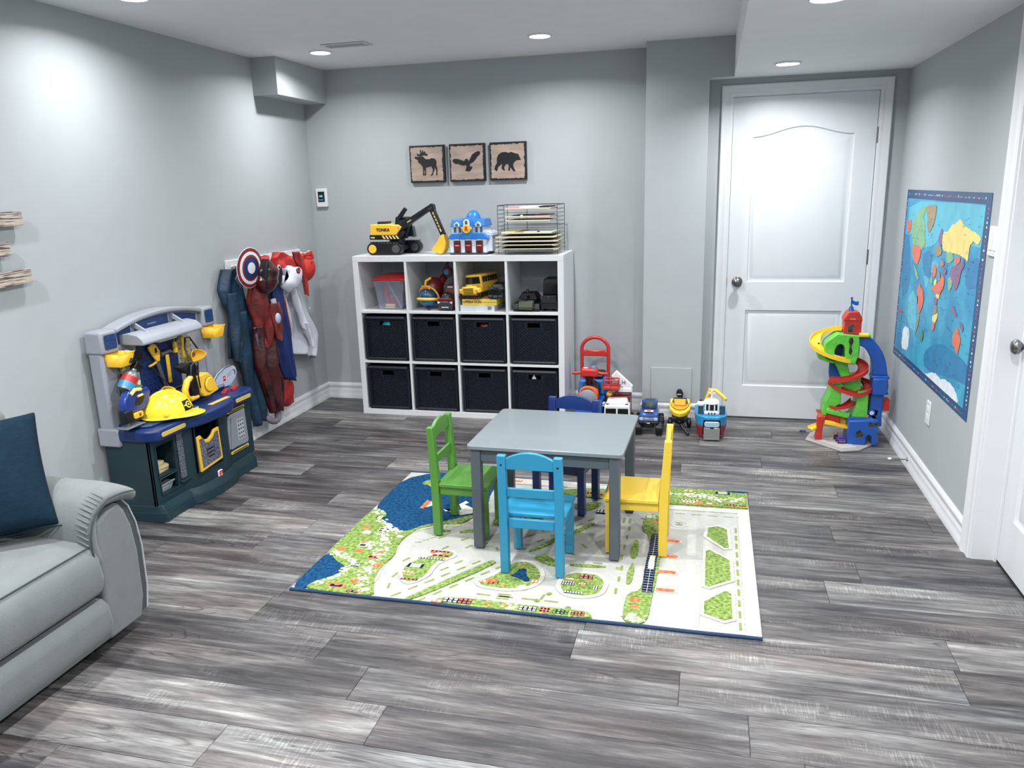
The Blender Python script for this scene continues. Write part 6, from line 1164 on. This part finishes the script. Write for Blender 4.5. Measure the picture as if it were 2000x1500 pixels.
MB().prism(rrect(-.048, .048, .008, .085, .006, 3), -.052, -.03, 'y').build('bow_ramp', mat('ramp_grey_clear', (150, 150, 148), .12, coat=.8), t, bev=.003); MB().prism(rrect(-.045, .045, .088, .122, .012, 4), -.045, -.028, 'y').build('bow_window', mat('lamp_clear', '0'), t, bev=.003); MB().prism(rrect(-.012, .012, .082, .088, .002, 2), -.054, -.05, 'y').build('ramp_latch', BLACK, t); MB().prism([(-.058, .04), (-.05, .13), (.05, .13), (.058, .04)], -.0345, -.026, 'y').build('bow_frame', BLACK, t)
for z in (.03, .055): bx('ramp_line', GREY, t, -.045, .045, -.0535, -.051, z, z+.0015, 0, smooth=False)
bx('bridge', WHITE, t, -.046, .046, .02, .11, .147, .172, .008); bx('bridge_glass', DGLASS, t, -.034, .034, .03, .10, .172, .215, .006)
for x in (-.038, -.016, .016, .038): bx('bridge_post', WHITE, t, x-.004, x+.004, .024, .032, .17, .217, .001)
MB().lathe([(.001, .243), (.03, .24), (.046, .228), (.05, .216), (.044, .212)], 24, (0, .066, 0)).build('bridge_roof', WHITE, t); MB().cyl((0, .066, .24), (0, .066, .275), .009, .006, 12).box(-.02, .02, .06, .072, .272, .282).build('mast', WHITE, t); MB().ell((0, .066, .288), (.008, .008, .012), 10, 8).build('beacon', WHITE, t)
for x in (-.018, 0, .018): MB().cyl((x, .018, .158), (x, .022, .158), .005, n=12).build('porthole', BLACK, t)
for s in (-1, 1): MB().cyl((s*.066, .05, .147), (s*.066, .05, .20), .016, n=16).build('side_tower', mat('ship_teal_glass', (40, 90, 110), .15, coat=.5), t)
MB().lathe([(.001, .232), (.018, .226), (.026, .212), (.022, .202), (.001, .2)], 18, (-.066, .05, 0)).build('tower_cap', WHITE, t); MB().cyl((-.066, .05, .23), (-.066, .05, .238), .01, n=12).build('tower_light', DRED, t)
MB().tube([(-.03, .16, .2), (-.005, .16, .275), (.03, .15, .272), (.08, .12, .235), (.088, .10, .225)], [.012, .014, .012, .011, .009], 10).build('crane_arm', YEL, t); bx('crane_base', YEL, t, -.03, .03, .14, .19, .147, .20, .006)
# little blue peg on the floor
t = thing('blue_peg', 'tiny blue plastic peg lying on the floor left of the tower', 'toy', (.585, 5.03, .006)); MB().cyl((0, 0, 0), (.028, .004, 0), .004, n=8).ell((-.004, 0, 0), (.008, .006, .006), 10, 6).build('peg_body', BLUE, t)
# ---------------- race tower ----------------
CG = 1.2
t = thing('race_tower', 'tall green, red, blue and yellow toy race track tower in front of the door', 'toy tower', (.83, 4.92, .001), 0)
STG = mat('tower_base_grey', (176, 172, 170), .5); TG = mat('tower_green', (96, 200, 60), .4, bump=.5, bs=26, mottle=.12, ms=14); TR = mat('tower_red', (196, 42, 26), .38); TY = mat('tower_yellow', (244, 196, 36), .35); TBl = mat('tower_blue', (12, 74, 176), .38); STKm = mat('sticker_brown', (96, 84, 66), .5, col2=(30, 30, 40), ms=60, thr=(.45, .55))
MB().prism([(-.24, -.07), (-.06, -.268), (.04, -.235), (.17, -.06), (.21, .16), (.17, .25), (-.10, .20), (-.20, .06)], 0, .012, 'z').build('base_plate', STG, t, bev=.004, seg=3); MB().prism([(-.20, -.06), (-.05, -.235), (.03, -.2), (-.04, .0)], .0121, .0145, 'z').build('parking_area', mat('base_light', (196, 192, 190), .5), t)
for k in range(3): bx('road_line', GREY, t, -.13+.045*k, -.1+.045*k, -.08, -.072, .0145, .0165, 0, smooth=False)
def slab(name, m, poly, y0, y1, bev=.004, **k): return MB().prism(poly, y0, y1, 'y').build(name, m, t, bev=bev, **k)
L_ = lambda pts: [(x-.83, z) for x, z in pts]
# green legs, bar, mid, head
slab('green_leg', TG, L_([(.719, .356), (.774, .36), (.776, .242), (.745, .215), (.71, .20), (.70, .165), (.679, .165), (.683, .23), (.705, .28), (.715, .32)]), -.07, .07)
slab('green_leg', TG, L_([(.867, .318), (.924, .322), (.93, .125), (.867, .122), (.829, .140), (.845, .17), (.862, .224)]), -.075, .07)
slab('balcony_bar', TG, L_([(.70, .205), (.83, .18), (.829, .152), (.698, .180)]), -.085, -.065); MB().tube([(-.13+.0145*k, -.075, .203-.0028*k+(.008 if k % 2 else 0)) for k in range(10)], .006, 6).build('balcony_edge', TG, t)
slab('green_column', TG, L_([(.785, .40), (.879, .41), (.884, .326), (.853, .312), (.786, .337)]), -.05, .06); slab('green_neck', TG, L_([(.717, .50), (.80, .495), (.825, .40), (.775, .39), (.755, .44)]), -.03, .05)
# head: outline with an arched hole
hd = MB(); outer = L_([(.733, .662), (.851, .652), (.858, .60), (.856, .531), (.841, .476), (.789, .483), (.783, .522), (.7785, .575), (.769, .593), (.752, .600), (.735, .59), (.724, .562), (.7245, .52), (.72, .50), (.69, .51), (.665, .560), (.662, .583), (.672, .61), (.70, .635)])
slab('green_head', TG, outer, -.06, .06, .006); slab('head_shelf', TG, L_([(.63, .53), (.70, .50), (.74, .49), (.72, .478), (.69, .486), (.635, .508)]), -.05, .05, .006); slab('blue_back', TBl, L_([(.715, .61), (.785, .61), (.785, .38), (.77, .25), (.745, .25), (.715, .395)]), .055, .075); slab('vine_sticker', STKm, L_([(.80, .64), (.815, .642), (.822, .62), (.812, .585), (.82, .56), (.812, .535), (.80, .55), (.803, .59), (.795, .62)]), -.0625, -.0595, .001)
# turret
MB().box(-.062, .032, -.045, .045, .655, .74, .001).build('turret', TR, t, bev=.004); slab('turret_roof', TR, [(-.069, .735), (.036, .735), (.03, .758), (.012, .79), (-.044, .79), (-.062, .758)], -.05, .05, .005); slab('turret_window', STKm, [(-.044, .672), (-.010, .672), (-.010, .70)]+arc(-.027, .70, .017, 0, 180, 6)+[(-.044, .70)], -.0475, -.044, .001)
marks('turret_lettering', 'PLAY', mat('sign_pink', (244, 150, 150), .5), t, (-.018, -.052, .748), (90, 0, 0), .014); MB().tube([(-.042, -.0455, .672), (-.042, -.0455, .70), (-.027, -.0455, .716), (-.012, -.0455, .70), (-.012, -.0455, .672)], .0025, 6).build('window_frame', SILV, t)
MB().cyl((-.025, 0, .788), (-.025, 0, .815), .017, .010, 14).cyl((-.025, 0, .812), (-.025, 0, .862), .0045, n=8).ell((-.026, 0, .864), (.007, .007, .007), 10, 6).build('flag_pole', TBl, t); slab('flag', TBl, [(-.022, .852), (.0, .842), (.012, .848), (.014, .824), (.0, .82), (-.022, .83)], -.003, .003, .001)
# curved chutes: profile U swept along a path
def chute(name, m, path, w, lip=.012, th=.004):
    P = [Vector(p) for p in path]; n = len(P); vs = []; prof = [(-w/2, lip), (-w/2, 0), (w/2, 0), (w/2, lip), (w/2-th, lip), (w/2-th, th), (-w/2+th, th), (-w/2+th, lip)]
    # smooth path
    Q = []
    for i in range(n-1):
        p0, p1, p2, p3 = P[max(i-1, 0)], P[i], P[i+1], P[min(i+2, n-1)]
        for s in range(6):
            u = s/6; Q.append(.5*((2*p1)+(-p0+p2)*u+(2*p0-5*p1+4*p2-p3)*u*u+(-p0+3*p1-3*p2+p3)*u**3))
    Q.append(P[-1]); k = len(prof)
    for i, q in enumerate(Q):
        d = (Q[min(i+1, len(Q)-1)]-Q[max(i-1, 0)]); d.z = 0; d.normalize(); sd = Vector((d.y, -d.x, 0)); vs += [q+sd*a+Vector((0, 0, b_)) for a, b_ in prof]
    fs = [(i*k+j, i*k+(j+1) % k, (i+1)*k+(j+1) % k, (i+1)*k+j) for i in range(len(Q)-1) for j in range(k)]+[tuple(range(k)), tuple(range(len(Q)*k-1, (len(Q)-1)*k-1, -1))]
    return MB().add(vs, fs).build(name, m, t)
cy_ = chute('yellow_slide', TY, [(-.06, .03, .672), (-.13, .05, .655), (-.19, .04, .625), (-.215, -.01, .59), (-.19, -.06, .555), (-.13, -.085, .523), (-.06, -.085, .502), (-.03, -.08, .498)], .062, .022); 
for a, b_ in ((-.203, .585), (-.198, .57)): MB().ell((a+.01, -.012, b_+.008), (.006, .004, .006), 8, 6).build('slide_mark', STKm, cy_)
chute('red_spiral', TR, [(-.13, -.085, .382), (-.07, -.095, .384), (.0, -.09, .398), (.055, -.05, .425), (.065, .01, .452), (.035, .05, .472), (-.01, .04, .48), (-.03, .02, .478)], .055, .022)
chute('red_spiral', TR, [(-.12, -.04, .355), (-.06, -.07, .32), (.02, -.085, .296), (.08, -.06, .312), (.11, .0, .33), (.085, .05, .345), (.03, .06, .36)], .055, .022); chute('red_spiral', TR, [(-.135, -.03, .222), (-.08, -.055, .205), (-.02, -.05, .215), (.03, -.01, .24)], .055, .018)
slab('red_wall', TR, L_([(.905, .335), (.948, .33), (.952, .20), (.935, .17), (.925, .30)]), -.02, .06, .003)
# red gate and yellow exits
slab('gate_post', TR, L_([(.649, .155), (.66, .165), (.70, .165), (.685, .13), (.681, .015), (.64, .015), (.65, .06)]), -.09, -.04, .005); slab('gate_top', TR, L_([(.65, .168), (.78, .165), (.782, .10), (.72, .11), (.68, .145)]), -.06, .05, .004); MB().cyl((-.17, -.095, .045), (-.17, -.088, .045), .014, n=16).build('gate_knob', TR, t)
chute('yellow_ramp', TY, [(.0, -.09, .095), (-.05, -.10, .106), (-.09, -.105, .118), (-.14, -.10, .125)], .045, .014); chute('yellow_ramp', TY, [(-.12, -.02, .10), (-.17, -.04, .085), (-.215, -.06, .07)], .06, .012); slab('yellow_back', TY, L_([(.78, .155), (.83, .14), (.83, .08), (.79, .10)]), -.03, -.02, .002)
# blue arched return track on the right
bl = [(.02, .615), (.06, .617), (.10, .60), (.14, .56), (.163, .51), (.172, .45), (.172, .40)]
out_ = bl; inn = [(x-.058-.0*i, z-.02+(.0 if i > 2 else -.02)) for i, (x, z) in enumerate(bl)]
slab('blue_arch', TBl, L_([(.849, .640), (.899, .646), (.935, .625), (.965, .590), (.99, .55), (1.008, .507), (1.02, .46), (1.028, .409), (.944, .409), (.942, .46), (.933, .51), (.913, .547), (.89, .575), (.855, .592)]), -.035, .035, .006)
slab('blue_track', TBl, L_([(.944, .412), (1.024, .412), (1.034, .37), (1.032, .31), (1.015, .29), (1.012, .19), (1.018, .10), (.945, .10), (.94, .20), (.945, .30)]), -.045, .035, .006)
for a in (.395, .30): slab('track_joint', TBl, [(.108, a), (.208, a), (.205, a+.016), (.11, a+.016)], -.055, .04, .004)
MB().prism([(.115, .40), (.19, .40), (.20, .36), (.198, .315), (.185, .30), (.115, .30)], -.075, -.045, 'y').build('lift_carriage', TBl, t, bev=.006); bx('red_box', TR, t, .182, .226, -.02, .05, .19, .262, .004); slab('red_box_lid', STG, [(.18, .182), (.228, .178), (.228, .19), (.18, .194)], -.02, .05, .002)
MB().cyl((.02, -.055, .655), (.075, -.055, .655), .013, n=14).build('yellow_roller', TY, t); MB().cyl((.07, -.055, .655), (.082, -.055, .655), .015, n=14).build('green_cap', TG, t)
# blue castle house
castle = [(.0-.013, .003), (.09, .003), (.09, .055), (.105, .075), (.125, .055), (.125, .015), (.148, .02), (.15, .155), (-.012, .15)]
MB().prism([(-.015, .012), (.088, .012), (.088, .062), (.10, .078), (.118, .066), (.122, .012), (.15, .012), (.148, .165), (-.012, .155)], -.145, -.10, 'y').build('castle_front', TBl, t, bev=.004); MB().box(-.012, .02, -.10, .03, .012, .155).box(.12, .15, -.10, .05, .012, .165).box(-.01, .148, -.10, .04, .145, .165).build('castle_walls', TBl, t, bev=.003)
for x0 in (.01, .04): pass
MB().prism([(.03, .06), (.068, .06), (.07, .092), (.05, .104), (.03, .09)], -.1475, -.1445, 'y').build('castle_sticker', STKm, t); MB().prism([(.09, .125), (.14, .135), (.145, .155), (.10, .152)], -.1475, -.1445, 'y').build('castle_sticker', STKm, t); MB().cyl((.125, -.05, .185), (.125, -.02, .185), .022, n=18).build('crank', TBl, t, bev=.003); MB().cyl((.125, -.055, .185), (.125, -.048, .185), .012, n=14).build('crank_cap', WHITE, t); slab('crank_arm', TBl, [(.10, .16), (.16, .165), (.165, .20), (.14, .21), (.115, .20)], -.045, .03, .005)
for x in (.098, .10): pass
MB().cyl((.095, -.079, .172), (.095, -.072, .172), .01, n=12).build('gold_button', mat('gold_knob', (200, 140, 50), .4), t)
# purple car parked on the base
t = thing('toy_car', 'small purple toy car parked on the base of the race tower', 'toy', (.785, 4.80, .0155), 10)
PU = mat('purple_plastic', (92, 40, 150), .3, coat=.4); MB().box(-.022, .022, -.03, .03, .008, .026, .002).build('body', PU, t, bev=.004); MB().box(-.016, .016, -.012, .022, .026, .042, .003, .004).build('cabin', PU, t, bev=.003); bx('bumper', SILV, t, -.018, .018, -.0325, -.029, .01, .016, .001)
for s in (-1, 1):
    for y in (-.018, .018): wheel('wheel', BLACK, SILV, t, (s*.022, y, .009), .009, .007)
t = thing('toy_figure', 'small navy toy figure standing inside the castle of the race tower', 'toy', (.765, 4.86, .0135), 0); MB().lathe([(.001, 0), (.012, 0), (.013, .02), (.009, .03), (.001, .031)], 14).build('body', NAVY, t); MB().ell((0, 0, .04), (.01, .01, .011), 12, 8).build('head', mat('figure_skin', (200, 150, 120), .5), t)
